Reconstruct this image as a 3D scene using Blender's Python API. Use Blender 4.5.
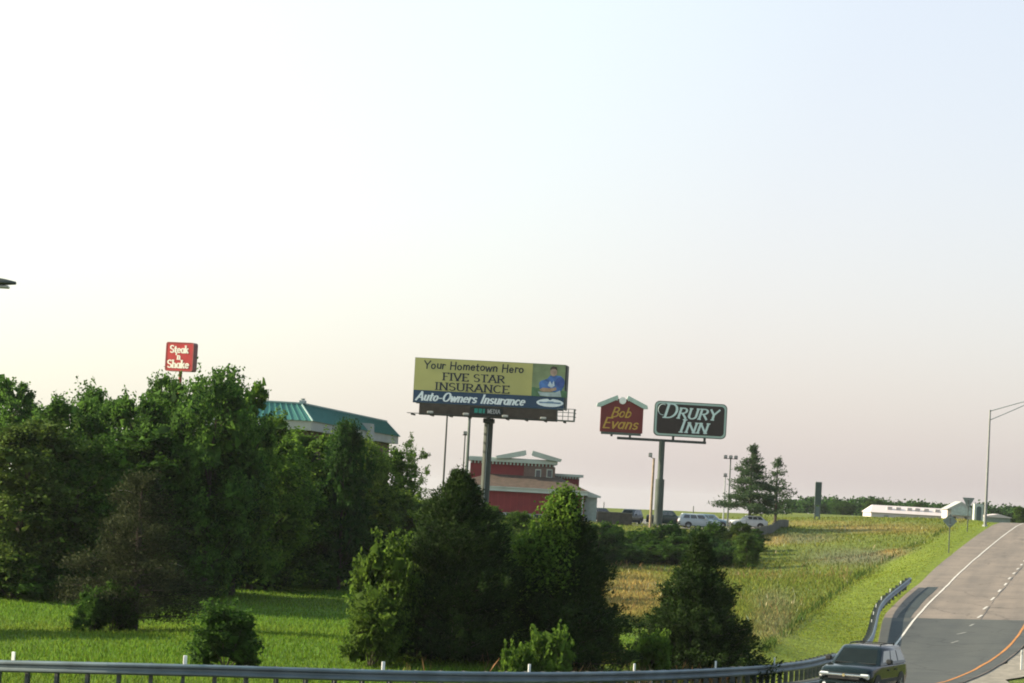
import bpy, bmesh, math, random
import numpy as np
from mathutils import Vector, Matrix

R = math.radians
C = bpy.context.scene.collection
SC = bpy.context.scene
for o_ in list(bpy.data.objects):
    bpy.data.objects.remove(o_)

# ------------------------------------------------------------------ camera
EZ = 6.9                     # eye height above the valley floor
F = 2500.0                   # focal length in pixels of the 1024 px wide picture
PITCH = math.atan(148.3 / F)
ROLL = R(3.2)
EYE = Vector((0, 0, EZ))
FW = Vector((0, math.cos(PITCH), math.sin(PITCH)))
R0 = Vector((1, 0, 0)); U0 = Vector((0, -math.sin(PITCH), math.cos(PITCH)))
RT = R0 * math.cos(ROLL) + U0 * math.sin(ROLL)
UP = U0 * math.cos(ROLL) - R0 * math.sin(ROLL)
cam_d = bpy.data.cameras.new('camera'); cam = bpy.data.objects.new('camera', cam_d); C.objects.link(cam)
M = Matrix.Identity(4)
for i in range(3):
    M[i][0] = RT[i]; M[i][1] = UP[i]; M[i][2] = -FW[i]; M[i][3] = EYE[i]
cam.matrix_world = M
cam_d.sensor_width = 36.0; cam_d.lens = F / 1024 * 36.0
cam_d.clip_start = 0.5; cam_d.clip_end = 9000
SC.camera = cam

# ------------------------------------------------------------------ light
SUN_AZ = Vector((-0.99, 0.09, 0)).normalized()      # towards the sun: low on the left, a little beyond
SUN_EL = R(25)
world = bpy.data.worlds.new('World'); SC.world = world; world.use_nodes = True
wn = world.node_tree.nodes; wl = world.node_tree.links
for n in list(wn): wn.remove(n)
sky = wn.new('ShaderNodeTexSky'); sky.sky_type = 'NISHITA'; sky.sun_disc = False
sky.sun_elevation = SUN_EL
sky.sun_rotation = math.atan2(SUN_AZ.x, SUN_AZ.y)
sky.air_density = 1.0; sky.dust_density = 3.0; sky.ozone_density = 1.0; sky.altitude = 150
bg1 = wn.new('ShaderNodeBackground'); bg1.inputs['Strength'].default_value = 0.05  # with the haze below: the sky of a milky evening
stc = wn.new('ShaderNodeTexCoord'); ssp = wn.new('ShaderNodeSeparateXYZ'); smx = wn.new('ShaderNodeMath'); smx.operation = 'MAXIMUM'; smx.inputs[1].default_value = 0.012; scb = wn.new('ShaderNodeCombineXYZ')
wl.new(stc.outputs['Generated'], ssp.inputs[0]); wl.new(ssp.outputs['X'], scb.inputs['X']); wl.new(ssp.outputs['Y'], scb.inputs['Y']); wl.new(ssp.outputs['Z'], smx.inputs[0]); wl.new(smx.outputs[0], scb.inputs['Z']); wl.new(scb.outputs[0], sky.inputs['Vector'])
wl.new(sky.outputs[0], bg1.inputs['Color'])
# milky summer haze over the clear-sky model: warmer towards the sun's side, darkened opposite to deepen the shade
geo = wn.new('ShaderNodeTexCoord')
dot = wn.new('ShaderNodeVectorMath'); dot.operation = 'DOT_PRODUCT'
dot.inputs[1].default_value = (SUN_AZ.x * math.cos(SUN_EL), SUN_AZ.y * math.cos(SUN_EL), math.sin(SUN_EL))
wl.new(geo.outputs['Generated'], dot.inputs[0])
mr = wn.new('ShaderNodeMapRange'); mr.inputs['From Min'].default_value = -1; mr.inputs['From Max'].default_value = 1
wl.new(dot.outputs['Value'], mr.inputs['Value'])
ramp = wn.new('ShaderNodeValToRGB'); cr = ramp.color_ramp; cr.interpolation = 'EASE'
cr.interpolation = 'LINEAR'; cr.elements[0].position = 0.12; cr.elements[0].color = (0.36, 0.34, 0.37, 1); e_ = cr.elements.new(0.52); e_.color = (0.70, 0.635, 0.64, 1)
cr.elements[2].position = 0.69; cr.elements[2].color = (1.0, 1.02, 0.86, 1)
wl.new(mr.outputs['Result'], ramp.inputs['Fac'])
bg2 = wn.new('ShaderNodeBackground'); bg2.inputs['Strength'].default_value = 0.35
sep = wn.new('ShaderNodeSeparateXYZ'); wl.new(geo.outputs['Generated'], sep.inputs[0])
tint = wn.new('ShaderNodeValToRGB'); tr = tint.color_ramp; tr.interpolation = 'EASE'          # milky at the horizon, bluer overhead
tr.elements[0].position = 0.0; tr.elements[0].color = (1.0, 0.975, 0.96, 1); tr.elements[1].position = 0.8; tr.elements[1].color = (0.50, 0.80, 1.05, 1)
e2 = tr.elements.new(0.24); e2.color = (0.96, 1.05, 1.06, 1); wl.new(sep.outputs['Z'], tint.inputs['Fac'])
mulc = wn.new('ShaderNodeMix'); mulc.data_type = 'RGBA'; mulc.blend_type = 'MULTIPLY'; mulc.inputs['Factor'].default_value = 1.0
wl.new(ramp.outputs['Color'], mulc.inputs['A']); wl.new(tint.outputs['Color'], mulc.inputs['B']); wl.new(mulc.outputs['Result'], bg2.inputs['Color'])
add = wn.new('ShaderNodeAddShader'); wo = wn.new('ShaderNodeOutputWorld')
wl.new(bg1.outputs[0], add.inputs[0]); wl.new(bg2.outputs[0], add.inputs[1]); wl.new(add.outputs[0], wo.inputs['Surface'])

sun_d = bpy.data.lights.new('sun', 'SUN'); sun_d.energy = 5.0; sun_d.angle = R(0.7); sun_d.color = (1.0, 0.86, 0.62)
sun = bpy.data.objects.new('sun', sun_d); C.objects.link(sun)
sdir = Vector((SUN_AZ.x * math.cos(SUN_EL), SUN_AZ.y * math.cos(SUN_EL), math.sin(SUN_EL)))
sun.rotation_euler = sdir.to_track_quat('Z', 'Y').to_euler()
sun.location = (-60, 60, 60)

SC.view_settings.view_transform = 'Standard'; SC.view_settings.look = 'None'
SC.view_settings.exposure = 1.25; SC.view_settings.gamma = 1.0; SC.view_settings.use_curve_mapping = False
SC.render.engine = 'CYCLES'
SC.cycles.use_denoising = True
SC.cycles.max_bounces = 6; SC.cycles.diffuse_bounces = 3; SC.cycles.transmission_bounces = 4
SC.cycles.volume_bounces = 0; SC.cycles.transparent_max_bounces = 8
SC.cycles.caustics_reflective = False; SC.cycles.caustics_refractive = False
SC.cycles.filter_width = 1.9

# ------------------------------------------------------------------ helpers
def at(px, py, D):
    """world point on the ray through a pixel, at depth Y = D"""
    v = FW * F + RT * (px - 512.0) + UP * (341.5 - py)
    return EYE + v * (D / v.y)

def proj(X, Y, Z):
    """pixel of world points (numpy arrays)"""
    d = np.stack([np.asarray(X, float), np.asarray(Y, float), np.asarray(Z, float) - EZ], -1)
    w = d @ np.array(FW); x = d @ np.array(RT); y = d @ np.array(UP)
    w = np.where(w > 1, w, 1)
    return 512 + F * x / w, 341.5 - F * y / w

def sx(D): return D / F      # metres per pixel at depth D

MATS = {}
def mat(name, col, rough=0.7, var=0.12, scale=3.0, metal=0.0, bump=0.0, spec=0.3, col2=None, detail=4.0, coat=0.0):
    """principled surface with a two-scale noise variation of its colour"""
    if name in MATS: return MATS[name]
    m = bpy.data.materials.new(name); m.use_nodes = True; MATS[name] = m
    nt = m.node_tree; N = nt.nodes; L = nt.links
    b = N['Principled BSDF']
    b.inputs['Roughness'].default_value = rough; b.inputs['Metallic'].default_value = metal
    b.inputs['Specular IOR Level'].default_value = spec; b.inputs['Coat Weight'].default_value = coat
    tc = N.new('ShaderNodeTexCoord'); no = N.new('ShaderNodeTexNoise')
    no.inputs['Scale'].default_value = scale; no.inputs['Detail'].default_value = detail
    L.new(tc.outputs['Object'], no.inputs['Vector'])
    rp = N.new('ShaderNodeValToRGB')
    c = np.array(col); c2 = np.array(col2) if col2 else c * (1 + var)
    lo = c * (1 - var) if not col2 else c
    rp.color_ramp.elements[0].position = 0.3; rp.color_ramp.elements[0].color = (*lo, 1)
    rp.color_ramp.elements[1].position = 0.7; rp.color_ramp.elements[1].color = (*c2, 1)
    L.new(no.outputs['Fac'], rp.inputs['Fac']); L.new(rp.outputs['Color'], b.inputs['Base Color'])
    if bump:
        bp = N.new('ShaderNodeBump'); bp.inputs['Strength'].default_value = bump
        n2 = N.new('ShaderNodeTexNoise'); n2.inputs['Scale'].default_value = scale * 6; n2.inputs['Detail'].default_value = 6
        L.new(tc.outputs['Object'], n2.inputs['Vector']); L.new(n2.outputs['Fac'], bp.inputs['Height']); L.new(bp.outputs['Normal'], b.inputs['Normal'])
    return m

def leaf_mat(name, col, col2, trans=0.35, rough=0.55):
    """leaves: each leaf its own tone between two greens, part of the light comes through"""
    if name in MATS: return MATS[name]
    m = bpy.data.materials.new(name); m.use_nodes = True; MATS[name] = m
    nt = m.node_tree; N = nt.nodes; L = nt.links
    for n in list(N): N.remove(n)
    out = N.new('ShaderNodeOutputMaterial'); g = N.new('ShaderNodeNewGeometry'); tc = N.new('ShaderNodeTexCoord')
    no = N.new('ShaderNodeTexNoise'); no.inputs['Scale'].default_value = 0.8; no.inputs['Detail'].default_value = 2
    L.new(tc.outputs['Object'], no.inputs['Vector'])
    ad = N.new('ShaderNodeMath'); ad.operation = 'MULTIPLY_ADD'; ad.inputs[1].default_value = 0.55; 
    L.new(g.outputs['Random Per Island'], ad.inputs[0])
    mu = N.new('ShaderNodeMath'); mu.operation = 'MULTIPLY_ADD'; mu.inputs[1].default_value = 1.6; mu.inputs[2].default_value = -0.50
    L.new(no.outputs['Fac'], mu.inputs[0]); L.new(mu.outputs[0], ad.inputs[2])
    rp = N.new('ShaderNodeValToRGB')
    rp.color_ramp.elements[0].position = 0.0; rp.color_ramp.elements[0].color = (*col, 1)
    rp.color_ramp.elements[1].position = 1.0; rp.color_ramp.elements[1].color = (*col2, 1)
    L.new(ad.outputs[0], rp.inputs['Fac'])
    p = N.new('ShaderNodeBsdfPrincipled'); p.inputs['Roughness'].default_value = 0.7; p.inputs['Specular IOR Level'].default_value = 0.07
    t = N.new('ShaderNodeBsdfTranslucent'); mx = N.new('ShaderNodeMixShader'); mx.inputs[0].default_value = trans
    L.new(rp.outputs['Color'], p.inputs['Base Color']); L.new(rp.outputs['Color'], t.inputs['Color'])
    L.new(p.outputs[0], mx.inputs[1]); L.new(t.outputs[0], mx.inputs[2]); L.new(mx.outputs[0], out.inputs['Surface'])
    return m

def glass_mat(name, col=(0.02, 0.03, 0.035)):
    if name in MATS: return MATS[name]
    m = mat(name, col, rough=0.06, var=0.15, scale=0.7, spec=0.6, coat=0.3)
    return m

def tag(o, label=None, cat=None, group=None, kind=None):
    if label: o['label'] = label
    if cat: o['category'] = cat
    if group: o['group'] = group
    if kind: o['kind'] = kind
    return o

def thing(name, label, cat, loc=(0, 0, 0), rz=0.0, group=None):
    o = bpy.data.objects.new(name, None); C.objects.link(o)
    o.location = loc; o.rotation_euler = (0, 0, rz); o.empty_display_size = 0.3
    return tag(o, label, cat, group)

def link(name, me, m=None, parent=None):
    o = bpy.data.objects.new(name, me); C.objects.link(o)
    if m is not None and len(me.materials) == 0: me.materials.append(m)
    if parent is not None: o.parent = parent
    return o

class MB:
    """collects faces; build() links them as one mesh object"""
    def __init__(s): s.v = []; s.f = []
    def add(s, vs, fs):
        k = len(s.v); s.v += [tuple(v) for v in vs]; s.f += [tuple(i + k for i in f) for f in fs]; return s
    def box(s, x0, x1, y0, y1, z0, z1, ch=0.0):
        if ch <= 0:
            vs = [(x, y, z) for z in (z0, z1) for y in (y0, y1) for x in (x0, x1)]
            return s.add(vs, [(0, 2, 3, 1), (4, 5, 7, 6), (0, 1, 5, 4), (2, 6, 7, 3), (0, 4, 6, 2), (1, 3, 7, 5)])
        # box with its vertical edges and top rim chamfered
        def ring(e, z): return [(x0 + e + ch, y0 + e, z), (x1 - e - ch, y0 + e, z), (x1 - e, y0 + e + ch, z), (x1 - e, y1 - e - ch, z),
                                (x1 - e - ch, y1 - e, z), (x0 + e + ch, y1 - e, z), (x0 + e, y1 - e - ch, z), (x0 + e, y0 + e + ch, z)]
        return s.loft([ring(ch, z0), ring(0, z0 + ch), ring(0, z1 - ch), ring(ch, z1)])
    def loft(s, rings, caps=True, closed=True):
        n = len(rings[0]); vs = [p for r in rings for p in r]; fs = []
        for a in range(len(rings) - 1):
            for i in range(n if closed else n - 1):
                j = (i + 1) % n
                fs.append((a * n + i, a * n + j, (a + 1) * n + j, (a + 1) * n + i))
        if caps: fs.append(tuple(range(n - 1, -1, -1))); fs.append(tuple((len(rings) - 1) * n + i for i in range(n)))
        return s.add(vs, fs)
    def tube(s, pts, rad, n=8):
        pts = [Vector(p) for p in pts]
        if not hasattr(rad, '__len__'): rad = [rad] * len(pts)
        rings = []; ref = None
        for i, p in enumerate(pts):
            t = (pts[min(i + 1, len(pts) - 1)] - pts[max(i - 1, 0)]).normalized()
            if ref is None: ref = Vector((1, 0, 0)) if abs(t.x) < 0.8 else Vector((0, 1, 0))
            a = (ref - t * ref.dot(t)).normalized(); ref = a; b = t.cross(a)
            rings.append([tuple(p + (a * math.cos(2 * math.pi * k / n) + b * math.sin(2 * math.pi * k / n)) * rad[i]) for k in range(n)])
        return s.loft(rings)
    def prism(s, poly, y0, y1):
        """polygon in x,z extruded along y"""
        return s.loft([[(x, y0, z) for x, z in poly], [(x, y1, z) for x, z in poly]])
    def mesh(s, name, smooth=False):
        me = bpy.data.meshes.new(name); me.from_pydata(s.v, [], s.f)
        bm = bmesh.new(); bm.from_mesh(me); bmesh.ops.recalc_face_normals(bm, faces=bm.faces); bm.to_mesh(me); bm.free()
        if smooth:
            me.polygons.foreach_set('use_smooth', [True] * len(me.polygons))
            try: me.set_sharp_from_angle(angle=R(38))
            except Exception: pass
        me.update(); return me
    def build(s, name, m, parent=None, smooth=False): return link(name, s.mesh(name, smooth), m, parent)

def fast_mesh(name, V, Fq):
    """numpy verts (n,3) and faces (m,k)"""
    me = bpy.data.meshes.new(name); V = np.ascontiguousarray(V, np.float32); Fq = np.ascontiguousarray(Fq, np.int32)
    k = Fq.shape[1]
    me.vertices.add(len(V)); me.vertices.foreach_set('co', V.ravel())
    me.loops.add(Fq.size); me.loops.foreach_set('vertex_index', Fq.ravel())
    me.polygons.add(len(Fq)); me.polygons.foreach_set('loop_start', np.arange(0, Fq.size, k, dtype=np.int32))
    try: me.polygons.foreach_set('loop_total', np.full(len(Fq), k, np.int32))
    except Exception: pass
    me.update(calc_edges=True); return me

# ------------------------------------------------------------------ ramp alignment and ground heights
RAIL_PX = [(-260, 653, 80), (-120, 656, 75.5), (0, 660, 73), (187, 664, 72.2), (386, 670, 75), (531, 672, 79), (637, 671, 85), (718, 668, 91),
           (777, 664, 98), (822, 657, 106), (868, 640, 122), (882, 602, 150), (910, 578, 168)]
RAIL = [at(*p) for p in RAIL_PX]
EDGE_PX = [(920, 583, 172), (951, 555, 208), (992, 525.5, 268)]

def catmull(pts, step):
    pts = [Vector(p) for p in pts]; out = []
    for i in range(len(pts) - 1):
        p0 = pts[i - 1] if i else pts[0] * 2 - pts[1]; p1 = pts[i]; p2 = pts[i + 1]
        p3 = pts[i + 2] if i + 2 < len(pts) else p2 * 2 - p1
        n = max(1, int((p2 - p1).length / step))
        for k in range(n):
            t = k / n
            out.append(0.5 * ((2 * p1) + (p2 - p0) * t + (2 * p0 - 5 * p1 + 4 * p2 - p3) * t * t + (3 * p1 - p0 - 3 * p2 + p3) * t ** 3))
    out.append(pts[-1]); return out

# left pavement edge: along the rail (0.8 m in front of it), then on up the hill
def rail_edge():
    E = []
    for i, p in enumerate(RAIL):
        t = (RAIL[min(i + 1, len(RAIL) - 1)] - RAIL[max(i - 1, 0)]); t.z = 0; t.normalize()
        n = Vector((t.y, -t.x, 0))
        q = p + n * 0.85; q.z = p.z - 0.70; E.append(q)
    return E
e0 = rail_edge()[:-1] + [at(*p) for p in EDGE_PX]
d_ = (e0[-1] - e0[-2]); d_.z = 0; d_.normalize()
e0 += [e0[-1] + d_ * 40 + Vector((0, 0, 0.25)), e0[-1] + d_ * 100 + Vector((0, 0, -0.9)), e0[-1] + d_ * 260 + Vector((0, 0, -4.5))]
e0 = [e0[0] + (e0[0] - e0[1]).normalized() * 60 + Vector((0, 14, 0.4))] + e0
EDGE = catmull(e0, 2.5)
# even out the heights along the edge
ez_ = np.array([p.z for p in EDGE])
for _ in range(6): ez_[1:-1] = 0.25 * ez_[:-2] + 0.5 * ez_[1:-1] + 0.25 * ez_[2:]
for p, z in zip(EDGE, ez_): p.z = z
EX = np.array([(p.x, p.y) for p in EDGE]); EZs = ez_
tang = np.gradient(EX, axis=0); tang /= np.linalg.norm(tang, axis=1)[:, None]
NRM = np.stack([tang[:, 1], -tang[:, 0]], 1)         # to the right of the direction of climb
BANK = np.interp(EX[:, 1], [70, 110, 160, 220], [0.05, 0.055, 0.04, 0.02])
ROADW = 10.9; SHOULDER = 4.2
def road_pt(i, off, dz=0.0):
    return (EX[i, 0] + NRM[i, 0] * off, EX[i, 1] + NRM[i, 1] * off, EZs[i] + BANK[i] * off + dz)

def W(px, py, D): p = at(px, py, D); return (p.x, p.y, p.z)
ctrl = [W(*p) for p in [(125, 631, 102), (0, 604, 118), (150, 597, 128), (300, 590, 145), (640, 572, 210), (720, 572, 215), (620, 640, 116), (560, 662, 92),
        (440, 668, 87), (815, 572, 215), (800, 600, 165), (790, 640, 118), (850, 610, 145), (830, 560, 235), (800, 545, 255), (800, 530, 290), (790, 522, 320),
        (870, 540, 250), (870, 522, 310), (930, 530, 255), (930, 545, 225), (900, 518.5, 350), (700, 516, 380), (250, 640, 95), (60, 640, 93), (885, 580, 185)]]
ctrl += [(p.x, p.y, p.z - 0.75) for p in RAIL]
ctrl += [(-60, 75, .5), (-60, 110, .3), (-60, 140, .5), (-60, 200, 3.5), (-20, 192, 3.4), (-45, 160, 1.2), (-20, 160, 1.0), (-6, 172, 1.3), (-4, 237, 3.3), (8, 232, 2.2), (8, 215, .9), (-60, 260, 3.6), (0, 270, 3.6), (20, 278, 3.6),
         (35, 285, 3.6), (-30, 290, 3.6), (0, 310, 3.6), (20, 320, 3.65), (32, 315, 3.8), (-60, 420, 4.2), (0, 420, 4.5), (60, 420, 5.6), (90, 420, 6.2),
         (-60, 45, 1.6), (0, 45, 1.6), (30, 45, 1.7), (90, 45, 2), (-60, 18, 3.8), (0, 18, 3.8), (60, 18, 3.8), (-60, 0, 5.0), (0, 0, 5.1), (60, 0, 5.0),
         (-60, -20, 5.1), (0, -20, 5.1), (60, -20, 5.1), (34, 75, 1.8), (50, 120, 1.6), (60, 170, 2.8), (70, 210, 4.2), (90, 268, 6.3), (90, 120, 1.8), (90, 180, 3.4), (100, 340, 6.2)]
CP = np.array(ctrl)
def _phi(r2): return np.where(r2 > 1e-9, 0.5 * r2 * np.log(np.maximum(r2, 1e-9)), 0)
_A = np.zeros((len(CP) + 3, len(CP) + 3)); _d = ((CP[:, None, :2] - CP[None, :, :2]) ** 2).sum(-1) / 1e4
_A[:len(CP), :len(CP)] = _phi(_d) + np.eye(len(CP)) * 2e-3; _P = np.c_[np.ones(len(CP)), CP[:, :2] / 100]
_A[:len(CP), len(CP):] = _P; _A[len(CP):, :len(CP)] = _P.T
_w = np.linalg.solve(_A, np.r_[CP[:, 2], 0, 0, 0])

def edge_offset(X, Y):
    """signed distance to the right of the left pavement edge, and its nearest station"""
    d2 = (X[:, None] - EX[None, :, 0]) ** 2 + (Y[:, None] - EX[None, :, 1]) ** 2
    i = d2.argmin(1)
    off = (X - EX[i, 0]) * NRM[i, 0] + (Y - EX[i, 1]) * NRM[i, 1]
    return off, i, np.sqrt(d2[np.arange(len(i)), i])

def fnoise(X, Y, s, seed=0):
    r = np.random.RandomState(seed); v = 0
    for k in range(5):
        a = r.rand() * 6.28; f = s * (0.7 + 1.1 * r.rand()); ph = r.rand() * 6.28
        v = v + np.sin((X * math.cos(a) + Y * math.sin(a)) * f + ph + 1.3 * np.sin((X * math.sin(a) - Y * math.cos(a)) * f * 0.7 + ph))
    return v / 5

def ground_z(X, Y):
    X = np.atleast_1d(np.asarray(X, float)); Y = np.atleast_1d(np.asarray(Y, float)); out = np.empty(len(X))
    for a in range(0, len(X), 20000):
        x = X[a:a + 20000]; y = Y[a:a + 20000]
        xc = np.clip(x, -62, 100); yc = np.clip(y, -20, 420)
        d = ((xc[:, None] - CP[None, :, 0]) ** 2 + (yc[:, None] - CP[None, :, 1]) ** 2) / 1e4
        z = _phi(d) @ _w[:len(CP)] + _w[len(CP)] + xc / 100 * _w[len(CP) + 1] + yc / 100 * _w[len(CP) + 2]
        z = z + 0.07 * fnoise(x, y, 0.35, 3) + 0.10 * fnoise(x, y, 0.12, 5) * (y > 60)
        far = np.clip((np.hypot(np.maximum(np.abs(x) - 100, 0), np.maximum(y - 420, 0)) / 500), 0, 1)
        z = z * (1 - far) + (4.2 + 0.6 * fnoise(x, y, 0.006, 9)) * far
        ratio = x / np.maximum(y, 1.0); lft = 1 - np.clip((ratio - 0.095) / 0.02, 0, 1)      # the land falls away behind the lot, later behind the sheds
        z = z - 32 * (np.clip((y - 430) / 500, 0, 1) ** 1.5 * lft + np.clip((y - 900) / 900, 0, 1) ** 1.5 * (1 - lft))
        off, i, dist = edge_offset(x, y)
        inside = np.clip(np.maximum(-off - 1.0, off - (ROADW + SHOULDER + 1.0)), 0, None)
        inside = np.maximum(inside, np.where((off > -1) & (off < ROADW + SHOULDER + 1), np.maximum(dist - 18, 0), 0))
        rz = EZs[i] + BANK[i] * np.clip(off, -3, ROADW + SHOULDER) - 0.12
        t = np.clip(inside / 5.0, 0, 1); t = t * t * (3 - 2 * t)
        out[a:a + 20000] = rz * (1 - t) + z * t
    return out
def gz(x, y): return float(ground_z([x], [y])[0])
# ------------------------------------------------------------------ ground
def grow(a, end, f=1.35, s0=3.0):
    out = []; x = a; s = s0
    while abs(x) < abs(end):
        x += math.copysign(s, end); s *= f; out.append(x)
    return out
gx = sorted(grow(-56, -4000)) + list(np.arange(-56, 80.1, 1.2)) + grow(80, 4000)
gy = [-400, -150, -60] + list(np.arange(-24, 40, 6.0)) + list(np.arange(40, 400.1, 1.5)) + grow(400, 6000)
GXX, GYY = np.meshgrid(np.array(gx), np.array(gy)); nx_, ny_ = len(gx), len(gy)
GZZ = ground_z(GXX.ravel(), GYY.ravel())
idx = np.arange(nx_ * ny_).reshape(ny_, nx_)
quads = np.stack([idx[:-1, :-1], idx[:-1, 1:], idx[1:, 1:], idx[1:, :-1]], -1).reshape(-1, 4)
gme = fast_mesh('ground', np.stack([GXX.ravel(), GYY.ravel(), GZZ], 1), quads)
gme.polygons.foreach_set('use_smooth', np.ones(len(quads), bool))

def ell(px, py, cx, cy, rx, ry): return np.clip(1.6 - np.sqrt(((px - cx) / rx) ** 2 + ((py - cy) / ry) ** 2) * 1.3, 0, 1)
def verge_line(py): return np.interp(py, [520, 540, 560, 580, 605, 650, 690], [968, 935, 893, 862, 826, 772, 740])
def zones(X, Y, Z):
    """how dry / mown / grey-weedy / shrubby the ground cover is at each place (fields as seen, pinned to the ground)"""
    px, py = proj(X, Y, Z); n1 = fnoise(X, Y, 0.45, 21); n2 = fnoise(X, Y, 0.16, 22)
    off, i, dist = edge_offset(X, Y)
    dry = np.maximum.reduce([ell(px, py, 632, 597, 42, 26), 0.75 * ell(px, py, 880, 529, 70, 6), 0.8 * ell(px, py, 770, 540, 20, 6), ell(px, py, 893, 553, 14, 4) * 0.9,
                             0.5 * ell(px, py, 700, 655, 60, 8), 0.35 * ell(px, py, 590, 660, 50, 6), 0.12 * ell(px, py, 765, 620, 24, 30), 0.5 * ell(px, py, 830, 524, 60, 4), 0.45 * ell(px, py, 960, 520, 12, 4)])
    dry = np.where(Y > 60, dry, 0.15)
    dry = np.clip(dry + 0.28 * n1 * (dry > 0.02) + 0.12 * n2 + 0.05, 0, 1)
    # mown verge beside the climbing ramp
    line = verge_line(py)
    mown = np.clip((px - line) / 9 + 0.4 + 0.5 * n1, 0, 1) * (Y > 95) * (off < 1.0)
    grey = np.maximum.reduce([0.55 * ell(px, py, 775, 612, 26, 30), 0.8 * ell(px, py, 860, 556, 70, 10), 0.6 * ell(px, py, 800, 537, 40, 6)]) * (1 - mown)
    grey = np.clip(grey + 0.3 * n2 * (grey > 0.05), 0, 1)
    return dry * (1 - 0.7 * mown), mown, grey
def rights(X, Y): return np.clip((X - 2) / 10 + (Y - 150) / 120, 0, 1)
zd, zm, zg = zones(GXX.ravel(), GYY.ravel(), GZZ)
GREEN = np.array((0.078, 0.150, 0.012)); OLIVE = np.array((0.115, 0.148, 0.026)); TAN = np.array((0.25, 0.190, 0.066)); MOWN = np.array((0.145, 0.190, 0.022)); GREY = np.array((0.125, 0.126, 0.098))
def zone_col(X, Y, d, m, g):
    r = rights(X, Y)[:, None]
    c = GREEN * (1 - r) + OLIVE * r
    c = c * (1 - m[:, None]) + MOWN * m[:, None]
    c = c * (1 - g[:, None] * 0.8) + GREY * g[:, None] * 0.8
    return c * (1 - d[:, None] * 0.85) + TAN * d[:, None] * 0.85
gc = zone_col(GXX.ravel(), GYY.ravel(), zd, zm, zg)
at_ = gme.color_attributes.new('cover', 'FLOAT_COLOR', 'POINT')
at_.data.foreach_set('color', np.c_[gc, np.ones(len(gc))].astype(np.float32).ravel())

def cover_mat(name, attr=True, trans=0.0, gain=1.0, soil=True):
    m = bpy.data.materials.new(name); m.use_nodes = True; nt = m.node_tree; N = nt.nodes; L = nt.links
    b = N['Principled BSDF']; b.inputs['Roughness'].default_value = 0.85; b.inputs['Specular IOR Level'].default_value = 0.1
    a = N.new('ShaderNodeVertexColor'); a.layer_name = 'cover'
    tc = N.new('ShaderNodeTexCoord')
    hs = N.new('ShaderNodeHueSaturation')
    if soil:
        no = N.new('ShaderNodeTexNoise'); no.inputs['Scale'].default_value = 1.7; no.inputs['Detail'].default_value = 8; no.inputs['Roughness'].default_value = 0.7
        L.new(tc.outputs['Object'], no.inputs['Vector'])
        mr = N.new('ShaderNodeMapRange'); mr.inputs['From Min'].default_value = 0.3; mr.inputs['From Max'].default_value = 0.7
        mr.inputs['To Min'].default_value = 0.45 * gain; mr.inputs['To Max'].default_value = 1.25 * gain
        L.new(no.outputs['Fac'], mr.inputs['Value']); L.new(mr.outputs[0], hs.inputs['Value'])
        bp = N.new('ShaderNodeBump'); bp.inputs['Strength'].default_value = 0.9; bp.inputs['Distance'].default_value = 0.25
        n2 = N.new('ShaderNodeTexNoise'); n2.inputs['Scale'].default_value = 6; n2.inputs['Detail'].default_value = 6
        L.new(tc.outputs['Object'], n2.inputs['Vector']); L.new(n2.outputs['Fac'], bp.inputs['Height']); L.new(bp.outputs[0], b.inputs['Normal'])
    else:
        g = N.new('ShaderNodeNewGeometry'); mr = N.new('ShaderNodeMapRange')
        mr.inputs['To Min'].default_value = 0.6 * gain; mr.inputs['To Max'].default_value = 1.5 * gain
        L.new(g.outputs['Random Per Island'], mr.inputs['Value']); L.new(mr.outputs[0], hs.inputs['Value'])
    L.new(a.outputs['Color'], hs.inputs['Color']); L.new(hs.outputs['Color'], b.inputs['Base Color'])
    if trans:
        t = N.new('ShaderNodeBsdfTranslucent'); mx = N.new('ShaderNodeMixShader'); mx.inputs[0].default_value = trans
        L.new(hs.outputs['Color'], t.inputs['Color']); L.new(b.outputs[0], mx.inputs[1]); L.new(t.outputs[0], mx.inputs[2])
        L.new(mx.outputs[0], N['Material Output'].inputs['Surface'])
    return m
gme.materials.append(cover_mat('ground_cover'))
tag(link('ground', gme), kind='structure')

# ------------------------------------------------------------------ grass blades (real geometry, uncountable)
def sheet_z(X, Y):
    """height of the ground sheet as meshed"""
    ax = np.array(gx); ay = np.array(gy); Zg = GZZ.reshape(ny_, nx_)
    i = np.clip(np.searchsorted(ax, X) - 1, 0, nx_ - 2); j = np.clip(np.searchsorted(ay, Y) - 1, 0, ny_ - 2)
    u = (X - ax[i]) / (ax[i + 1] - ax[i]); v = (Y - ay[j]) / (ay[j + 1] - ay[j])
    return (Zg[j, i] * (1 - u) + Zg[j, i + 1] * u) * (1 - v) + (Zg[j + 1, i] * (1 - u) + Zg[j + 1, i + 1] * u) * v

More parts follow.
